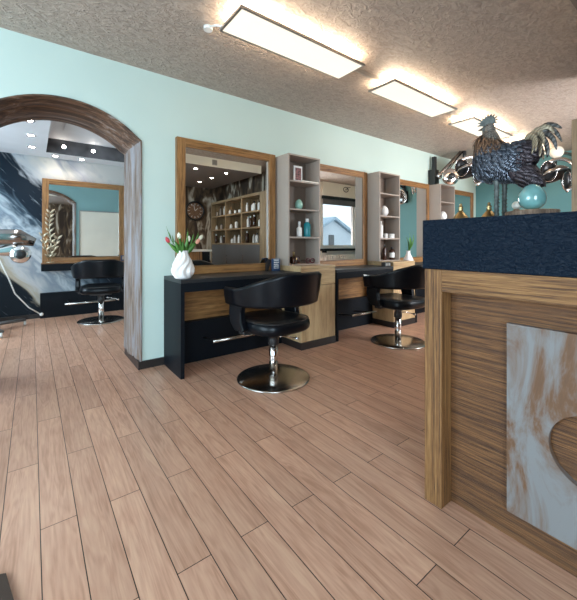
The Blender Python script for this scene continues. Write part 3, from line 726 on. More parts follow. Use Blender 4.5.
bm = newbm(); bx(bm, 0, 1.03, 0.02, 0.05, 0.02, 0.06); bx(bm, 0, 1.03, 0.02, 0.05, 0.63, 0.67); bx(bm, 0.1, 0.14, 0.0, 0.06, -0.12, 0.04); bx(bm, 0.9, 0.94, 0.0, 0.06, -0.12, 0.04); obj('manifold', bm, 'white', t)

t = thing('window_sill_board', 'black sill board under the front window above the radiator', 'sill', (5.40, 0.001, 0.875))
bm = newbm(); bx(bm, 0, 1.24, 0, 0.16, 0, 0.055, 0.003); obj('board', bm, 'black', t)
bm = newbm(); bx(bm, 0.06, 0.10, 0, 0.12, -0.04, 0); obj('bracket', bm, 'black', t)
# ---------------- ceiling light panels
def panel(xa, xb, label):
    t = thing('ceiling_light_panel', label, 'ceiling light', (xa, 1.745, 2.42), 0, 'rectangular ceiling light panels')
    L_ = xb-xa; Wd = 0.285; f = 0.014
    bm = newbm(); bx(bm, 0, L_, 0, f, 0, 0.012); bx(bm, 0, L_, Wd-f, Wd, 0, 0.012); bx(bm, 0, f, f, Wd-f, 0, 0.012); bx(bm, L_-f, L_, f, Wd-f, 0, 0.012)
    bx(bm, 0, L_, 0, Wd, 0.012, 0.016)
    obj('frame', bm, 'alu', t)
    obj('diffuser', boxbm(f, L_-f, f, Wd-f, 0.002, 0.011), 'lamp', t)
    obj('backlight', boxbm(0.02, L_-0.02, 0.02, Wd-0.02, 0.017, 0.024), 'uplight', t)
    bm = newbm(); bx(bm, 0.3, L_-0.3, 0.10, 0.19, 0.024, 0.079); obj('mounting_box', bm, 'alu', t)
panel(0.97, 2.06, 'lit rectangular ceiling light panel nearest the camera')
panel(2.44, 3.49, 'lit rectangular ceiling light panel second from the camera')
panel(3.86, 4.91, 'lit rectangular ceiling light panel above the rooster, third from the camera')
panel(5.28, 6.33, 'lit rectangular ceiling light panel nearest the teal wall, behind rooster tail')
for i, (a, b_, lb) in enumerate([(2.06, 2.44, 'grey cable between the nearest two ceiling light panels'), (3.49, 3.86, 'grey cable between second and third ceiling light panels'), (4.91, 5.28, 'grey cable running to the farthest ceiling light panel')]):
    bm = newbm(); bx(bm, a, b_, 1.90, 1.918, 2.47, 2.499); tag(obj('light_cable', bm, 'alu'), lb, 'cable', 'cables between light panels')
t = thing('ceiling_bracket', 'small white cable bracket on ceiling left of the nearest light panel', 'bracket', (0.96, 2.02, 2.49))
bm = newbm(); tube(bm, [(0.02, -0.03, -0.055), (-0.0, 0.04, -0.02), (-0.015, 0.12, 0.003)], 0.007, 8); obj('hook', bm, 'white', t)
bm = newbm(); disc(bm, (-0.015, 0.13, -0.012), 0.03, 0.022, 20); obj('rose', bm, 'white', t)
# downlights
def downlight(x, y, z, label, power, grp, col=(1.0, 0.86, 0.68), tilt=False):
    t = thing('downlight', label, 'ceiling light', (x, y, z), 0, grp)
    bm = newbm(); lathe(bm, [(0.028, -0.001), (0.044, -0.006), (0.046, 0.0)], 24, caps=False); obj('ring', bm, 'chrome', t)
    bm = newbm(); lathe(bm, [(0.028, -0.004), (0.028, -0.001)], 20); obj('lens', bm, 'spot', t)
    l = bpy.data.lights.new('spot_lamp', 'SPOT'); l.energy = power; l.color = col; l.spot_size = 2.3; l.spot_blend = 0.6; l.shadow_soft_size = 0.03
    o = bpy.data.objects.new('spot_lamp', l); C.objects.link(o); o.location = (0, 0, -0.02); o.parent = t
    return t
W1 = (1.0, 0.93, 0.85)
downlight(-0.02, 4.256, RZ, 'round downlight in side room ceiling, nearest of the row of three', 4, 'side room downlights', W1)
downlight(-0.01, 4.823, RZ, 'round downlight in side room ceiling, middle of the row of three', 4, 'side room downlights', W1)
downlight(0.0, 5.396, RZ, 'round downlight in side room ceiling, farthest of the row of three', 4, 'side room downlights', W1)
downlight(0.26, 5.76, RZ, 'round downlight above the mural, left of the pair', 1.5, 'downlights above the mural', W1)
downlight(0.58, 5.76, RZ, 'round downlight above the mural, right of the pair', 1.5, 'downlights above the mural', W1)
for x_, lb in ((0.35, 'left small lamp reflection disc on the dark stone tray edge'), (0.70, 'right small lamp reflection disc on the dark stone tray edge')):  # glowing discs stand in for lamp reflections in the glossy tray face
    t = thing('reflection_disc', lb, 'ceiling light', (x_, TY1-0.031, RZ+0.10), 0, 'lamp reflection discs on the dark tray edge'); t.rotation_euler = (PI/2, 0, 0)
    bm = newbm(); lathe(bm, [(0.02, 0), (0.03, 0.006), (0.032, 0.0)], 20, caps=False); obj('ring', bm, 'chrome', t)
    bm = newbm(); lathe(bm, [(0.02, 0.001), (0.02, 0.005)], 20); obj('lens', bm, 'spot', t)
for x_, y_, lb in ((2.27, 0.25, 'downlight in the lowered ceiling, nearest the vent'), (2.87, 0.21, 'downlight in the lowered ceiling above the product shelving near end'), (2.84, -0.37, 'downlight in the lowered ceiling above middle of product shelving'), (2.82, -0.93, 'downlight in the lowered ceiling nearest the wall clock')):
    downlight(x_, y_, 2.35, lb, 3.5, 'lowered ceiling downlights')

# ============================================================ SIDE ROOM FURNISHING
wall_mirror(0.113, 0.77, 1.965, 5.929, 'oak framed mirror on the marble mural in the side room', 1.06)
t = thing('wall_shelf', 'thick black wall shelf under the side room mirror', 'shelf', (0.10, 5.72, 0.665))
bm = newbm(); bx(bm, 0, 1.15, 0, 0.205, 0, 0.10, 0.003); obj('slab', bm, 'black', t)
bm = newbm(); bx(bm, 0.0, 1.15, 0.0, 0.16, 0.10, 0.112, 0.001); obj('oak_cover', bm, 'foakX', t)
t = thing('footrest_bar', 'steel footrest bar in front of the black plinth in side room', 'footrest', (0.36, 5.55, 0))
bm = newbm(); tube(bm, [(0, 0, 0.215), (0.62, 0, 0.215)], 0.014, 10); obj('bar', bm, 'steel', t)
bm = newbm(); tube(bm, [(0.05, 0, 0.215), (0.05, 0.305, 0.215)], 0.009, 8); tube(bm, [(0.56, 0, 0.215), (0.56, 0.305, 0.215)], 0.009, 8); obj('bracket', bm, 'plastic', t)
t = thing('card_stand', 'small grey blue card stand on the side room shelf', 'card stand', (1.10, 5.77, 0.779))
bm = newbm(); bx(bm, 0, 0.10, 0, 0.02, 0, 0.085, 0.003); obj('panel', bm, 'navyplast', t)
bm = newbm(); bx(bm, 0.015, 0.085, -0.002, 0.0, 0.02, 0.07); obj('card', bm, 'taupe', t)
# gold leaf branch
t = thing('gold_leaf_branch', 'antique gold leafy branch ornament on shelf before side room mirror', 'ornament', (0.205, 5.80, 0.778))
bm = newbm(); disc(bm, (0, 0, 0), 0.045, 0.012, 20); obj('foot', bm, 'goldleaf', t)
def leaf(bm, base, d, up, L_, w_, th=0.0015, n=6, bend=0.15):
    d = Vector(d).normalized(); up = Vector(up); side = d.cross(up)
    if side.length < 1e-4: side = d.cross(Vector((1, 0, 0)))
    side.normalize(); nn = side.cross(d).normalized(); base = Vector(base); rows_ = []
    for i in range(n+1):
        s = i/n; wd = w_*math.sin(PI*min(0.97, max(0.05, s**0.8)))*0.5
        c_ = base+d*L_*s+nn*(bend*L_*math.sin(PI*s/1.3)); rows_.append([bm.verts.new(c_+side*wd+nn*wd*0.25), bm.verts.new(c_-nn*0.0), bm.verts.new(c_-side*wd+nn*wd*0.25), bm.verts.new(c_-nn*th)])
    for i in range(n):
        for k in range(4): f = bm.faces.new((rows_[i][k], rows_[i][(k+1) % 4], rows_[i+1][(k+1) % 4], rows_[i+1][k])); f.smooth = True
    bm.faces.new(list(reversed(rows_[0]))); bm.faces.new(rows_[-1])
bm = newbm(); stems = [[(0, 0, 0.01), (0.01, 0, 0.25), (-0.01, 0, 0.5), (0.0, 0, 0.69)], [(0, 0, 0.01), (-0.05, 0, 0.2), (-0.08, 0, 0.36)], [(0, 0, 0.01), (0.05, 0, 0.2), (0.09, 0, 0.33)]]
for s in stems: tube(bm, s, 0.005, 6)
br = obj('stems', bm, 'goldleaf', t)
bm = newbm()
for s, n_ in zip(stems, (9, 4, 4)):
    for k in range(n_):
        q = 0.15+0.85*k/(n_-1); idx = min(len(s)-2, int(q*(len(s)-1))); fr = q*(len(s)-1)-idx
        p = Vector(s[idx]).lerp(Vector(s[idx+1]), fr)
        for sd in (-1, 1): leaf(bm, p, (sd*0.75, random.uniform(-0.3, 0.2), 0.9), (0, -1, 0.1), random.uniform(0.075, 0.09), 0.03)
obj('leaves', bm, 'goldleaf', t)
# cream board on the teal back of the arch wall
t = thing('pinboard', 'cream rectangular board on teal wall reflected in the side room mirror', 'board', (0.80, 3.501, 0.78))
bm = newbm(); bx(bm, 0, 0.85, 0, 0.02, 0, 0.94, 0.003); obj('panel', bm, 'cream', t)
bm = newbm(); bx(bm, -0.02, 0, 0, 0.028, -0.02, 0.96); bx(bm, 0.85, 0.87, 0, 0.028, -0.02, 0.96); bx(bm, 0, 0.85, 0, 0.028, -0.02, 0); bx(bm, 0, 0.85, 0, 0.028, 0.94, 0.96); obj('rim', bm, 'alu', t)

# ---------------- climazone style dryers
def bowl(bm, c, r, depth, axis, th=0.006, n=24, sc=(1, 1)):
    """open dish facing along axis"""
    ax = Vector(axis).normalized(); q = ax.to_track_quat('Z', 'Y').to_matrix().to_4x4(); mt = Matrix.Translation(c) @ q
    prof_o = [(r*math.sin(a), -depth*math.cos(a)) for a in [math.radians(90*i/7) for i in range(8)]]
    prof_i = [((r-th)*math.sin(a), -(depth-th)*math.cos(a)) for a in [math.radians(90*(7-i)/7) for i in range(8)]]
    rings = []
    for rr, z in prof_o+prof_i:
        rings.append([bm.verts.new(mt @ Vector((max(rr, 1e-4)*sc[0]*math.cos(2*PI*k/n), max(rr, 1e-4)*sc[1]*math.sin(2*PI*k/n), z))) for k in range(n)])
    for i in range(len(rings)-1):
        for k in range(n): f = bm.faces.new((rings[i][k], rings[i][(k+1) % n], rings[i+1][(k+1) % n], rings[i+1][k])); f.smooth = True
def dish_disc(bm, c, r, axis, h=0.01, n=28):
    q = Vector(axis).normalized().to_track_quat('Z', 'Y').to_matrix().to_4x4(); v0 = len(bm.verts)
    b2 = bmesh.new(); lathe(b2, [(r*0.9, -h), (r, 0), (r*0.96, h*0.4), (r*0.5, h), (r*0.1, h*1.1)], n)
    b2.transform(Matrix.Translation(c) @ q); me = bpy.data.meshes.new('tmp'); b2.to_mesh(me); b2.free(); bm.from_mesh(me); bpy.data.meshes.remove(me)
def hood(t, o, sgn=1, k=1.0):
    """cluster of curved chrome lobes round a dark core; o = centre offset"""
    o = Vector(o)
    F = Vector((-0.62, -0.78, -0.05))
    Sd = Vector((0.78, -0.62, 0))
    bm = newbm(); bowl(bm, o, 0.15*k, 0.10*k, (-0.15, -0.35, -0.9), 0.008); sh = obj('hood_shell', bm, 'smoke', t)
    bm = newbm(); bowl(bm, o+Vector((0, 0, -0.004)), 0.132*k, 0.08*k, (-0.15, -0.35, -0.9), 0.006); obj('hood_lining', bm, 'plastic', sh)
    for a, b_ in ((-1, 0.16), (1, 0.15)):
        bm = newbm(); c_ = o+Sd*a*b_*k*0.62+F*0.06*k+Vector((0, 0, -0.05*k*a))
        bowl(bm, c_, 0.10*k, 0.05*k, F*0.8+Sd*a*0.35, 0.006, sc=(0.75, 1.1)); lobe = obj('heating_lobe', bm, 'chrome', t)
        bm = newbm(); bowl(bm, c_+F*0.004, 0.085*k, 0.035*k, F*0.8+Sd*a*0.35, 0.005, sc=(0.7, 1.05)); obj('lobe_lining', bm, 'plastic', lobe)
    bm = newbm(); pts = []
    for i in range(25):
        a = math.radians(-70+200*i/24); pts.append(o+Sd*math.cos(a)*0.17*k+Vector((0, 0, 1))*math.sin(a)*0.17*k+F*0.09*k)
    tube(bm, pts, 0.012*k, 10, r2=0.02*k); obj('hood_ring', bm, 'chrome', t)
    return t
# dryer on the mint wall
t = thing('wall_hair_dryer', 'swivel arm hair dryer with chrome lobes mounted on mint wall left of rooster', 'hair dryer', (5.12, 2.999, 2.10), 0, 'wall mounted hair dryers')
bm = newbm(); bx(bm, -0.06, 0.06, -0.12, 0, -0.14, 0.12, 0.01); bx(bm, -0.03, 0.03, -0.10, -0.04, 0.12, 0.33, 0.01); bx(bm, -0.035, 0.035, -0.12, -0.05, -0.2, -0.14, 0.01); obj('wall_bracket', bm, 'plastic', t)
bm = newbm(); dish_disc(bm, (0.03, -0.14, 0.02), 0.05, (-0.5, -0.8, 0), 0.03); obj('pivot', bm, 'chrome', t)
EL = Vector((0.30, -0.40, 0.44))
bm = newbm(); tube(bm, [(0.0, -0.12, 0.02), (0.05, -0.16, 0.06), EL], 0.018, 10, r2=0.03); tube(bm, [(0.02, -0.12, -0.03), (0.09, -0.2, 0.03), EL+Vector((-0.02, 0.02, -0.05))], 0.008, 8); obj('arm', bm, 'smoke', t)
bm = newbm(); tube(bm, [EL+Vector((0, 0, 0.03)), EL+Vector((0.01, 0, -0.24))], 0.028, 12); obj('elbow_post', bm, 'plastic', t)
hood(t, EL+Vector((0.02, -0.04, -0.38)), k=1.3)
bm = newbm(); dish_disc(bm, EL+Vector((-0.31, 0.06, -0.47)), 0.13, (-0.66, -0.75, 0.05), 0.035); sd = obj('side_lobe', bm, 'chrome', t)
bm = newbm(); dish_disc(bm, EL+Vector((-0.338, 0.025, -0.468)), 0.05, (-0.66, -0.75, 0.05), 0.02); obj('lobe_hub', bm, 'plastic', sd)
bm = newbm(); tube(bm, [EL+Vector((-0.22, 0.05, -0.45)), EL+Vector((-0.02, 0, -0.36))], 0.02, 8); obj('lobe_link', bm, 'smoke', t)
# dryer on the teal end wall
t = thing('wall_hair_dryer', 'chrome hair dryer on the teal end wall behind the rooster tail', 'hair dryer', (6.699, 1.42, 2.10), 0, 'wall mounted hair dryers')
bm = newbm(); bx(bm, -0.12, 0, -0.06, 0.06, -0.14, 0.12, 0.01); bx(bm, -0.10, -0.04, -0.03, 0.03, 0.12, 0.30, 0.01); obj('wall_bracket', bm, 'plastic', t)
bm = newbm(); tube(bm, [(-0.10, 0, 0.20), (-0.45, 0.05, 0.24), (-0.78, 0.13, 0.24)], 0.022, 10); obj('arm', bm, 'smoke', t)
bm = newbm(); dish_disc(bm, (-0.80, 0.13, 0.235), 0.085, (-0.9, -0.3, 0.0), 0.05); ball(bm, (-0.76, 0.13, 0.235), 0.07, 16); obj('lamp_head', bm, 'cream', t)
bm = newbm(); tube(bm, [(-0.76, 0.16, 0.2), (-0.76, 0.17, -0.05)], 0.03, 10); obj('drop_post', bm, 'plastic', t)
hood(t, Vector((-0.76, 0.17, -0.10)), k=1.35)
bm = newbm(); bowl(bm, Vector((-0.85, 0.40, -0.12)), 0.17, 0.12, (-0.7, 0.1, -0.45), 0.008); obj('hood_shell', bm, 'chrome', t)
# trolley dryer in the side room
t = thing('hair_dryer_trolley', 'chrome hooded hair dryer on castor stand at far left of side room', 'hair dryer', (-0.43, 5.30, 0))
bm = newbm()
for a in (0.55, 2.1, 3.6, 5.1):
    tube(bm, [(0, 0, 0.085), (0.42*math.cos(a), 0.42*math.sin(a), 0.07)], 0.028, 8, r2=0.02)
obj('base', bm, 'dgrey', t)
for a in (0.55, 2.1, 3.6, 5.1):
    bm = newbm(); b2 = bmesh.new(); lathe(b2, [(0.028, -0.012), (0.03, 0), (0.028, 0.012)], 16); b2.transform(Matrix.Translation((0.42*math.cos(a), 0.42*math.sin(a), 0.03)) @ Matrix.Rotation(PI/2, 4, 'Y')); me = bpy.data.meshes.new('tmp'); b2.to_mesh(me); b2.free(); bm.from_mesh(me); bpy.data.meshes.remove(me)
    obj('castor', bm, 'white', t)
bm = newbm(); tube(bm, [(0, 0, 0.08), (0, 0, 0.95)], 0.02, 12); obj('pole', bm, 'chrome', t)
hd = Vector((0.15, 0.0, 1.0))
bm = newbm(); tube(bm, [(0, 0, 0.95), (0.0, 0, 1.05), (0.12, -0.02, 1.12), (0.30, -0.03, 1.12), (0.46, -0.03, 1.06)], [0.03, 0.05, 0.07, 0.06, 0.025], 14, r2=[0.03, 0.07, 0.10, 0.10, 0.05]); obj('upper_wing', bm, 'smoke', t)
bm = newbm(); tube(bm, [(0, 0, 0.90), (0.1, 0, 0.95), (0.25, -0.03, 0.97), (0.34, -0.04, 0.93)], [0.03, 0.04, 0.05, 0.02], 14, r2=[0.03, 0.05, 0.08, 0.04]); obj('lower_wing', bm, 'chrome', t)
bm = newbm(); dish_disc(bm, (0.32, -0.10, 0.915), 0.105, (-0.1, -0.95, 0.05), 0.03); dd = obj('round_lobe', bm, 'chrome', t)
bm = newbm(); dish_disc(bm, (0.32, -0.135, 0.916), 0.055, (-0.1, -0.95, 0.05), 0.015); obj('lobe_hub', bm, 'plastic', dd)
bm = newbm(); tube(bm, [(0.12, 0.02, 0.85), (0.20, 0.1, 0.62), (0.26, 0.15, 0.42), (0.40, 0.2, 0.22), (0.52, 0.22, 0.12)], 0.008, 8); obj('cable', bm, 'white', t)
bm = newbm(); ball(bm, (0.53, 0.22, 0.115), 0.022, 12); obj('cable_plug', bm, 'white', t)

# ============================================================ ITEMS ON DESKS AND TOWERS
# vase
t = thing('ridged_vase', 'white ridged ceramic vase on left end of the nearest desk', 'vase', (0.958, 2.665, 0.7655))
bm = newbm(); Z = 0.20
def vm(a, z): return 1+0.12*math.cos(9*a+5.0*math.sin(z*26))*(0.3+min(1, z/0.05)*0.7)*(1 if z < 0.17 else 0.5)
pr = [(0.050, 0), (0.058, 0.004)] + [(0.05+0.034*math.sin(PI*min(1, (0.004+z)/0.17*0.95+0.08))**0.8 if z < 0.15 else 0, z) for z in []]
pr = [(0.052, 0), (0.062, 0.006), (0.074, 0.03), (0.081, 0.055), (0.081, 0.08), (0.074, 0.11), (0.063, 0.14), (0.050, 0.17), (0.041, 0.195), (0.040, 0.21), (0.043, 0.222), (0.038, 0.222), (0.034, 0.205), (0.034, 0.16), (0.05, 0.1), (0.04, 0.02)]
pr2 = []
for i in range(len(pr)-1):
    for k in range(3): s = k/3; pr2.append((pr[i][0]*(1-s)+pr[i+1][0]*s, pr[i][1]*(1-s)+pr[i+1][1]*s))
pr2.append(pr[-1]); lathe(bm, pr2, 90, mod=vm); obj('body', bm, 'ceramic', t)
VX, VY, VZ = 0.958, 2.665, 0.7655
def tulip(dx, dy, hgt, mat, label, leaves_):
    t = thing('tulip', label, 'flower', (VX+dx*0.1, VY+dy*0.1, VZ+0.04), 0, 'tulips in the ridged vase')
    top = Vector((dx, dy, hgt)); bm = newbm(); tube(bm, [(0, 0, 0), (dx*0.12, dy*0.12, 0.17), top*0.75+Vector((0, 0, 0.03)), top], 0.0035, 6); obj('stem', bm, 'green', t)
    bm = newbm(); b2 = bmesh.new(); lathe(b2, [(0.005, 0), (0.013, 0.009), (0.0155, 0.023), (0.012, 0.038), (0.003, 0.051)], 12, mod=lambda a, z: 1+0.10*math.cos(3*a))
    q = Vector((dx, dy, 0.16)).to_track_quat('Z', 'Y').to_matrix().to_4x4(); b2.transform(Matrix.Translation(top) @ q); me = bpy.data.meshes.new('tmp'); b2.to_mesh(me); b2.free(); bm.from_mesh(me); bpy.data.meshes.remove(me)
    obj('bloom', bm, mat, t)
    bm = newbm()
    for k in range(leaves_):
        leaf(bm, (dx*0.1, dy*0.1, 0.15), (dx*1.3+random.uniform(-0.07, 0.07), dy*1.3+random.uniform(-0.05, 0.05), 0.16), (0, -1, 0.2), random.uniform(0.12, 0.17), 0.036)
    obj('leaf', bm, 'green', t)
tulip(-0.10, -0.01, 0.245, 'petal_r', 'red tulip leaning left in the white vase', 2)
tulip(-0.035, -0.03, 0.275, 'petal_w', 'cream tulip upright at the middle left of the bouquet', 2)
tulip(0.03, -0.02, 0.250, 'petal_w', 'cream tulip at the middle right of the bouquet', 2)
tulip(0.095, -0.01, 0.235, 'petal_p', 'salmon tulip leaning right in the white vase', 2)
tulip(0.13, 0.02, 0.270, 'petal_w', 'pale tulip farthest right over the white vase', 1)
bm = newbm()
for a in ((-0.13, 0.0, 0.36), (-0.02, 0.02, 0.33), (0.05, 0.03, 0.35), (0.14, 0.02, 0.33), (0.09, 0.01, 0.31)):
    p0 = Vector((VX, VY, VZ+0.05)); tube(bm, [p0, p0+Vector((a[0]*0.15, a[1]*0.15, 0.16)), p0+Vector(a)*0.7, p0+Vector(a)], [0.003, 0.003, 0.002, 0.001], 5)
    leaf(bm, p0+Vector(a)*0.7, (a[0], a[1], 0.3), (0, -1, 0), 0.09, 0.012); leaf(bm, p0+Vector(a)*0.6, (a[0]+0.1, a[1], 0.25), (0, -1, 0), 0.08, 0.012)
tag(obj('grass_sprigs', bm, 'green'), 'thin green and brown sprigs rising between the tulips', 'foliage')
# card holder on desk 1
t = thing('card_holder', 'navy card holder with white lettering at right end of nearest desk', 'card holder', (1.955, 2.86, 0.7655), math.radians(-8))
bm = newbm(); bx(bm, 0, 0.085, 0, 0.03, 0, 0.125, 0.003); obj('holder', bm, 'navyplast', t)
bm = newbm(); random.seed(3)
for r_ in range(5):
    x_ = 0.014
    while x_ < 0.066:
        w_ = random.uniform(0.005, 0.014); bx(bm, x_, min(x_+w_, 0.072), -0.0015, 0.0, 0.10-r_*0.019, 0.108-r_*0.019+random.uniform(0, 0.004)); x_ += w_+0.004
bx(bm, 0.008, 0.077, -0.0012, 0.0, 0.116, 0.121)
obj('white_print', bm, 'white', t)
t = thing('tilted_stand', 'small dark tilted stand leaning by the frame beside card holder', 'stand', (1.90, 2.90, 0.7655))
bm = newbm(); prism(bm, [(0, 0), (0.03, 0), (0.065, 0.11), (0.03, 0.12), (0.0, 0.07)], 'Y', 0, 0.012); obj('panel', bm, 'plastic', t)
# socket block on desk 2
t = thing('socket_block', 'black socket block with two silver outlets on the middle desk', 'socket', (3.42, 2.585, 0.7655))
bm = newbm(); bx(bm, 0, 0.11, 0, 0.06, 0, 0.05, 0.004); obj('body', bm, 'socket', t)
bm = newbm(); bx(bm, 0.012, 0.048, -0.003, 0, 0.01, 0.042); obj('outlet', bm, 'alu', t)
bm = newbm(); bx(bm, 0.060, 0.096, -0.003, 0, 0.01, 0.042); obj('outlet', bm, 'alu', t)
# tower 1
t = thing('photo_frame', 'small white framed photo on top shelf of the nearest tower', 'photo frame', (2.215, 2.84, TZ[3]))
bm = newbm(); bx(bm, 0, 0.115, 0, 0.014, 0, 0.175, 0.003); obj('frame', bm, 'white', t)
bm = newbm(); bx(bm, 0.018, 0.097, -0.002, 0.0, 0.022, 0.153); obj('picture', bm, 'photo', t)
bm = newbm(); bx(bm, 0.02, 0.26, 0, 0.07, 0, 0.012, 0.002); bmesh.ops.translate(bm, vec=(2.25, 2.765, TZ[3]), verts=bm.verts)
tag(obj('thin_tray', bm, 'cream'), 'thin cream tray lying before the framed photo', 'tray')
def egg(name, c, r, mat, label, cat='egg', stretch=1.28, parent=None):
    bm = newbm(); pr = []
    for i in range(17):
        a = PI*i/16; z = -math.cos(a); pr.append((max(r*math.sin(a)*(1-0.14*z), 1e-4), r*stretch*(z+1)))
    lathe(bm, pr, 32, c); o = obj(name, bm, mat, parent); return tag(o, label, cat) if not parent else o
egg('mint_egg', (2.29, 2.85, TZ[2]), 0.044, 'mint', 'mint green ceramic egg on the nearest shelf tower')
bottle('spray_bottle', (2.295, 2.85, TZ[1]), 0.030, 0.165, 'white', 'white bottle on third shelf of the nearest tower', cap='white', shoulder=0.6)
bottle('shampoo_bottle', (2.405, 2.85, TZ[1]), 0.038, 0.20, 'teal_b', 'teal bottle with pale cap on the nearest tower', cap='white', shoulder=0.75)
t = thing('glasses', 'dark wine red spectacles lying on bottom shelf of the nearest tower', 'glasses', (2.425, 2.82, TZ[0]))
for s in (-1, 1):
    bm = newbm(); tube(bm, [(s*0.032+0.027*math.cos(a), 0, 0.03+0.024*math.sin(a)) for a in [2*PI*k/20 for k in range(21)]], 0.0055, 6, cap=False); obj('rim', bm, 'wine', t)
    bm = newbm(); tube(bm, [(s*0.058, 0, 0.036), (s*0.06, 0.06, 0.034), (s*0.055, 0.12, 0.02)], 0.004, 6); obj('temple', bm, 'amber', t)
bottle('small_figure_bottle', (2.21, 2.84, TZ[0]), 0.02, 0.13, 'amber', 'slim dark bottle on bottom shelf of nearest tower', cap='gold', shoulder=0.5)
t = thing('small_case', 'small dark brown case left of the red spectacles', 'case', (2.245, 2.90, TZ[0]))
bm = newbm(); bx(bm, 0, 0.10, 0, 0.06, 0, 0.075, 0.008); obj('body', bm, 'amber', t); bm = newbm(); bx(bm, 0.04, 0.06, -0.003, 0, 0.04, 0.055, 0.001); obj('clasp', bm, 'gold', t)
# tower 2
bm = newbm(); bx(bm, 0, 0.20, 0, 0.10, 0, 0.014, 0.003); bmesh.ops.translate(bm, vec=(3.68, 2.80, TZ[3]), verts=bm.verts); tag(obj('dark_book', bm, 'plastic'), 'flat dark booklet on top shelf of the second tower', 'booklet')
egg('white_egg', (3.745, 2.85, TZ[2]), 0.056, 'ceramic', 'white ceramic egg on the second shelf tower')
bottle('tall_white_bottle', (3.665, 2.84, TZ[1]), 0.028, 0.22, 'white', 'tall white bottle on third shelf of second tower', cap='white')
def jar(x, y, z, r, h, label):
    t = thing('cream_jar', label, 'jar', (x, y, z), 0, 'jars on the second tower')
    bm = newbm(); lathe(bm, [(r*0.95, 0), (r, 0.005), (r, h*0.62)], 20); obj('body', bm, 'white', t)
    bm = newbm(); lathe(bm, [(r*1.05, h*0.63), (r*1.05, h*0.97), (r*0.98, h)], 20); obj('lid', bm, 'brickback', t)
jar(3.765, 2.84, TZ[1], 0.026, 0.062, 'small white jar beside the tall white bottle')
jar(3.885, 2.84, TZ[1], 0.042, 0.060, 'wide white jar at right of the second tower third shelf')
bottle('slim_dark_bottle', (3.74, 2.84, TZ[0]), 0.024, 0.20, 'amber', 'slim dark bottle on bottom shelf of second tower', cap='plastic')
t = bottle('labelled_bottle', (3.90, 2.84, TZ[0]), 0.036, 0.17, 'amber', 'dark bottle with white label on second tower bottom shelf', cap='plastic')
bm = newbm(); lathe(bm, [(0.0368, 0.03), (0.0368, 0.095)], 20, caps=False); obj('paper_label', bm, 'white', t)
# tower 3
bottle('tall_candle', (5.22, 2.84, TZ[1]), 0.04, 0.22, 'ceramic', 'tall white bottle on the farthest tower', cap='ceramic', shoulder=0.85)
egg('white_egg', (5.22, 2.84, TZ[2]), 0.06, 'ceramic', 'white egg on the farthest shelf tower')
# white figurine vase with green on desk 3
t = thing('small_vase', 'small white vase with green sprig before the third mirror', 'vase', (4.22, 2.80, 0.7655))
bm = newbm(); lathe(bm, [(0.05, 0), (0.065, 0.01), (0.068, 0.05), (0.05, 0.1), (0.028, 0.14), (0.024, 0.17), (0.03, 0.18)], 20, mod=lambda a, z: 1+0.06*math.cos(6*a+z*30)); obj('body', bm, 'ceramic', t)
bm = newbm()
for k in range(10): leaf(bm, (0, 0, 0.16), (random.uniform(-0.5, 0.3), random.uniform(-0.3, 0.3), 1), (0, -1, 0), random.uniform(0.12, 0.28), 0.03)
obj('sprig', bm, 'green', t)

# ============================================================ ON THE COUNTER
CT = 1.1375
# --- rooster, facing +Y (image left)
RX, RYc = 1.50, 0.566
t = thing('rooster_sculpture', 'dark metal rooster sculpture standing on the navy counter', 'rooster sculpture', (RX, RYc, CT))
def blob(chains, voxel=0.005, smooth=6):
    bm = newbm()
    for ch_ in chains:
        for i in range(len(ch_)-1):
            (p0, r0), (p1, r1) = ch_[i], ch_[i+1]; p0 = Vector(p0); p1 = Vector(p1); n = max(2, int((p1-p0).length/0.008))
            for k in range(n+1):
                s = k/n; r0v = Vector(r0).lerp(Vector(r1), s); ball(bm, p0.lerp(p1, s), 1.0, 14, sc=tuple(r0v))
    me = bpy.data.meshes.new('b'); bm.to_mesh(me); bm.free()
    o = bpy.data.objects.new('b', me); C.objects.link(o)
    m1 = o.modifiers.new('r', 'REMESH'); m1.mode = 'VOXEL'; m1.voxel_size = voxel
    m2 = o.modifiers.new('s', 'SMOOTH'); m2.iterations = smooth; m2.factor = 0.6
    dg = bpy.context.evaluated_depsgraph_get(); em = bpy.data.meshes.new_from_object(o.evaluated_get(dg))
    bpy.data.objects.remove(o); out = bmesh.new(); out.from_mesh(em); bpy.data.meshes.remove(em)
    for f in out.faces: f.smooth = True
    return out
# coordinates: x lateral, y forward, z up
body = blob([[((0, 0.070, 0.285), (0.034, 0.040, 0.034)), ((0, 0.050, 0.245), (0.050, 0.062, 0.045)), ((0, 0.035, 0.195), (0.068, 0.082, 0.070)), ((0, -0.015, 0.192), (0.068, 0.072, 0.073)), ((0, -0.065, 0.212), (0.052, 0.055, 0.052)), ((0, -0.095, 0.226), (0.034, 0.034, 0.036))],
             [((0, -0.03, 0.175), (0.052, 0.05, 0.05)), ((0, -0.08, 0.135), (0.042, 0.042, 0.040)), ((0, -0.105, 0.112), (0.028, 0.028, 0.028)), ((0, -0.125, 0.100), (0.014, 0.014, 0.014))]])
scale_src = [(f.calc_center_median().copy(), f.normal.copy()) for f in body.faces]
rb = obj('body', body, 'fe_plum', t, smooth=True)
nk = blob([[((0, 0.053, 0.354), (0.014, 0.017, 0.014)), ((0, 0.053, 0.345), (0.018, 0.020, 0.018)), ((0, 0.054, 0.325), (0.022, 0.026, 0.02)), ((0, 0.055, 0.295), (0.034, 0.040, 0.03)), ((0, 0.055, 0.275), (0.040, 0.048, 0.02))]], 0.004, 4)
obj('neck', nk, 'fe_neck', t, smooth=True)
random.seed(11); random.shuffle(scale_src)
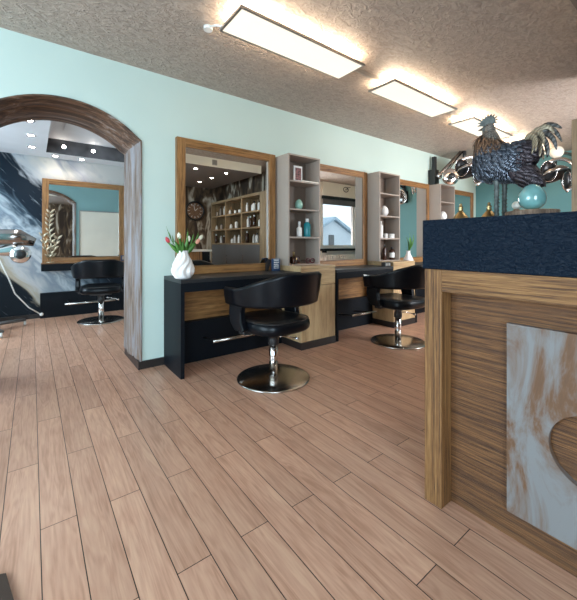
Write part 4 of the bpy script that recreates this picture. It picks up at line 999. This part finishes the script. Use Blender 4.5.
def scatter(filt, mat, name, L_, w_, mind, lim, droop=(0, -0.7, -0.75)):
    bm = newbm(); used = []
    for c_, n_ in scale_src:
        if len(used) >= lim: break
        if not filt(c_, n_): continue
        if any((c_-u).length < mind for u in used): continue
        used.append(c_.copy()); d = Vector(droop)+Vector((0, random.uniform(-.15, .15), random.uniform(-.15, .15))); d = (d-n_*d.dot(n_))
        if d.length < 0.1: continue
        leaf(bm, c_+n_*0.001-d.normalized()*L_*0.3, d.normalized()+n_*0.16, n_, L_*random.uniform(0.85, 1.15), w_, 0.0012, 5, 0.06)
    return obj(name, bm, mat, t, kind='stuff')
scatter(lambda c_, n_: (c_.y > -0.075 and c_.z < 0.262) and not (c_.y < -0.03 and c_.z < 0.16), 'fe_blue', 'body_plumage', 0.036, 0.026, 0.0125, 420)
scatter(lambda c_, n_: c_.y <= -0.06, 'fe_plum', 'saddle_plumage', 0.038, 0.022, 0.013, 260, (0, -0.9, -0.4))
scatter(lambda c_, n_: c_.z > 0.245 and c_.y > -0.01, 'fe_copper', 'hackle_plumage', 0.042, 0.014, 0.010, 160, (0, -0.1, -1))
# long slim neck feathers over the throat
bm = newbm()
for k in range(46):
    a = 2*PI*k/46*2.0; zz = 0.345-0.05*(k/46); rr = 0.021+0.030*(0.345-zz)/0.05*0.5
    leaf(bm, (rr*0.9*math.cos(a), 0.054+rr*math.sin(a), zz), (math.cos(a)*0.30, math.sin(a)*0.35, -1), (math.cos(a), math.sin(a), 0.3), 0.062, 0.011, 0.001, 5, 0.02)
obj('neck_plumage', bm, 'fe_neck', t, kind='stuff')
# comb, beak, wattle, eyes
bm = newbm(); pts = []
n = 11
for k in range(n*2+1):
    a = math.radians(-15+215*k/(n*2)); r = 0.043 if k % 2 else 0.028
    pts.append((0.063+r*math.cos(a), 0.370+r*math.sin(a)*0.85))
pts.append((0.066, 0.352)); prism(bm, pts, 'X', -0.004, 0.004); obj('comb', bm, 'comb', t)
bm = newbm(); b2 = newbm(); lathe(b2, [(0.010, 0), (0.008, 0.016), (0.001, 0.040)], 10); b2.transform(Matrix.Translation((0, 0.064, 0.352)) @ Matrix.Rotation(-PI/2-0.1, 4, 'X')); me = bpy.data.meshes.new('tmp'); b2.to_mesh(me); b2.free(); bm.from_mesh(me); bpy.data.meshes.remove(me); obj('beak', bm, 'fe_dark', t)
bm = newbm()
for s in (-1, 1): ball(bm, (s*0.007, 0.074, 0.335), 0.012, 12, sc=(0.35, 0.8, 1.5))
obj('wattles', bm, 'comb', t)
for s in (-1, 1): bm = newbm(); ball(bm, (s*0.013, 0.060, 0.357), 0.0035, 10); obj('eye', bm, 'amber', t)
# legs
for s, yo in ((-1, 0.016), (1, 0.004)):
    bm = newbm(); tube(bm, [(s*0.022, yo+0.004, 0.18), (s*0.022, yo, 0.135), (s*0.022, yo+0.001, 0.055), (s*0.022, yo, 0.006)], [0.020, 0.0085, 0.0075, 0.008], 12)
    pts = [(s*0.022+0.009*math.cos(q*1.2), yo+0.009*math.sin(q*1.2), 0.01+0.0028*q) for q in range(44)]
    tube(bm, pts, 0.0022, 5)
    lg = obj('leg', bm, 'comb', t)
    bm = newbm()
    for a in (-0.5, 0, 0.5, PI):
        tube(bm, [(s*0.022, yo, 0.008), (s*0.022+math.sin(a)*0.02, yo+math.cos(a)*0.02, 0.006), (s*0.022+math.sin(a)*0.04, yo+math.cos(a)*0.038, 0.003)], [0.006, 0.005, 0.002], 8)
    obj('foot', bm, 'comb', lg)
# tail sickles
def sickle(bm, pts, w_, x_):
    pts = [Vector((x_*(0.3+i/(len(pts)-1)), p[0], p[1])) for i, p in enumerate(pts)]
    pts = [Vector((p.x, -0.09+(p.y+0.09)*0.70, p.z)) for p in pts]
    q = []
    for i in range(len(pts)-1):
        p0, p1, p2, p3 = pts[max(i-1, 0)], pts[i], pts[i+1], pts[min(i+2, len(pts)-1)]
        for k in range(5):
            s = k/5; q.append(0.5*((2*p1)+(p2-p0)*s+(2*p0-5*p1+4*p2-p3)*s*s+(3*p1-p0-3*p2+p3)*s**3))
    q.append(pts[-1]); n_ = len(q)
    rad = [w_*0.5*max(0.08, math.sin(PI*min(0.98, 0.12+0.86*i/(n_-1)))**0.7) for i in range(n_)]
    tube(bm, q, [0.0018+0.001*(1-i/n_) for i in range(n_)], 8, r2=rad)
sand = [([(-0.10, 0.235), (-0.13, 0.285), (-0.155, 0.305), (-0.185, 0.300), (-0.205, 0.275)], 0.022, 0.02), ([(-0.10, 0.23), (-0.125, 0.265), (-0.15, 0.278), (-0.175, 0.26), (-0.185, 0.225)], 0.024, -0.03),
        ([(-0.09, 0.23), (-0.12, 0.25), (-0.145, 0.25), (-0.16, 0.225), (-0.160, 0.19)], 0.024, -0.02), ([(-0.08, 0.24), (-0.11, 0.275), (-0.135, 0.295), (-0.16, 0.29)], 0.026, 0.0),
        ([(-0.09, 0.22), (-0.12, 0.235), (-0.14, 0.225), (-0.148, 0.19)], 0.024, 0.03), ([(-0.07, 0.25), (-0.10, 0.272), (-0.13, 0.268), (-0.15, 0.24), (-0.152, 0.205)], 0.024, -0.04),
        ([(-0.08, 0.235), (-0.105, 0.265), (-0.125, 0.262), (-0.135, 0.235), (-0.132, 0.20)], 0.022, -0.035)]
dark = [([(-0.11, 0.25), (-0.14, 0.295), (-0.17, 0.312), (-0.205, 0.308), (-0.235, 0.292)], 0.020, 0.03), ([(-0.11, 0.25), (-0.145, 0.29), (-0.18, 0.298), (-0.21, 0.28), (-0.232, 0.245)], 0.020, 0.035),
        ([(-0.11, 0.24), (-0.15, 0.275), (-0.18, 0.275), (-0.205, 0.25), (-0.215, 0.215)], 0.020, 0.02), ([(-0.10, 0.24), (-0.14, 0.265), (-0.165, 0.255), (-0.18, 0.22), (-0.178, 0.19)], 0.02, 0.01)]
for a in sand:
    bm = newbm(); sickle(bm, *a); obj('tail_feather', bm, 'fe_sand', t)
for a in dark:
    bm = newbm(); sickle(bm, *a); obj('tail_feather', bm, 'fe_dark', t, label='dark tail feather')
for o_ in t.children:
    if not o_.name.startswith('leg'): o_.location.z = 0.031; o_.scale.y = 0.93
# --- log slice and egg
t = thing('log_slice', 'rough bark log slice lying on the navy counter under turquoise egg', 'log slice', (1.45, 0.452, CT))
bm = newbm()
def lm(a, z): return 1+0.05*math.sin(7*a+1)+0.03*math.sin(17*a+z*90)+0.02*math.sin(31*a)
lathe(bm, [(0.076, 0), (0.079, 0.006), (0.079, 0.018), (0.075, 0.023)], 72, mod=lm); bk = obj('bark_ring', bm, 'bark', t)
bm = newbm(); lathe(bm, [(0.066, 0.0225), (0.065, 0.0245)], 48, mod=lm); obj('cut_face', bm, 'loakX', bk)
t = egg('turquoise_egg', (1.43, 0.447, CT+0.0242), 0.0425, 'turq', 'glossy turquoise ceramic egg resting on log slice', stretch=1.10)
# small gold cork ball / bell pieces
def gold_bell(x, y, label):
    t = thing('gold_bell', label, 'ornament', (x, y, CT), 0, 'gold ornaments on the counter')
    bm = newbm(); lathe(bm, [(0.034, 0), (0.034, 0.010), (0.030, 0.018), (0.022, 0.030), (0.013, 0.040), (0.008, 0.046)], 28); obj('bell', bm, 'gold', t)
    bm = newbm(); lathe(bm, [(0.006, 0.044), (0.012, 0.050), (0.006, 0.056), (0.011, 0.061), (0.006, 0.067), (0.005, 0.073)], 20); ball(bm, (0, 0, 0.074), 0.006, 12); obj('knob', bm, 'gold', t)
gold_bell(1.50, 0.735, 'gold bell shaped ornament nearest the counter end')
gold_bell(1.55, 0.640, 'gold bell shaped ornament just left of the rooster legs')
t = thing('gold_bauble', 'pale ball on dark bronze stand behind the turquoise egg', 'ornament', (1.60, 0.555, CT))
bm = newbm(); lathe(bm, [(0.028, 0), (0.030, 0.01), (0.012, 0.026), (0.018, 0.036), (0.008, 0.048)], 24); obj('stand', bm, 'fe_copper', t)
bm = newbm(); ball(bm, (0, 0, 0.062), 0.017, 16); obj('ball', bm, 'cream', t)

# door mat corner at the lower left
bm = newbm(); prism(bm, [(-0.60, 0.72), (-0.30, 0.60), (-0.03, 1.20), (-0.065, 1.38), (-0.26, 1.47)], 'Z', 0.001, 0.012)
tag(obj('door_mat', bm, 'mat'), 'dark brown mat corner on the floor at lower left', 'mat')
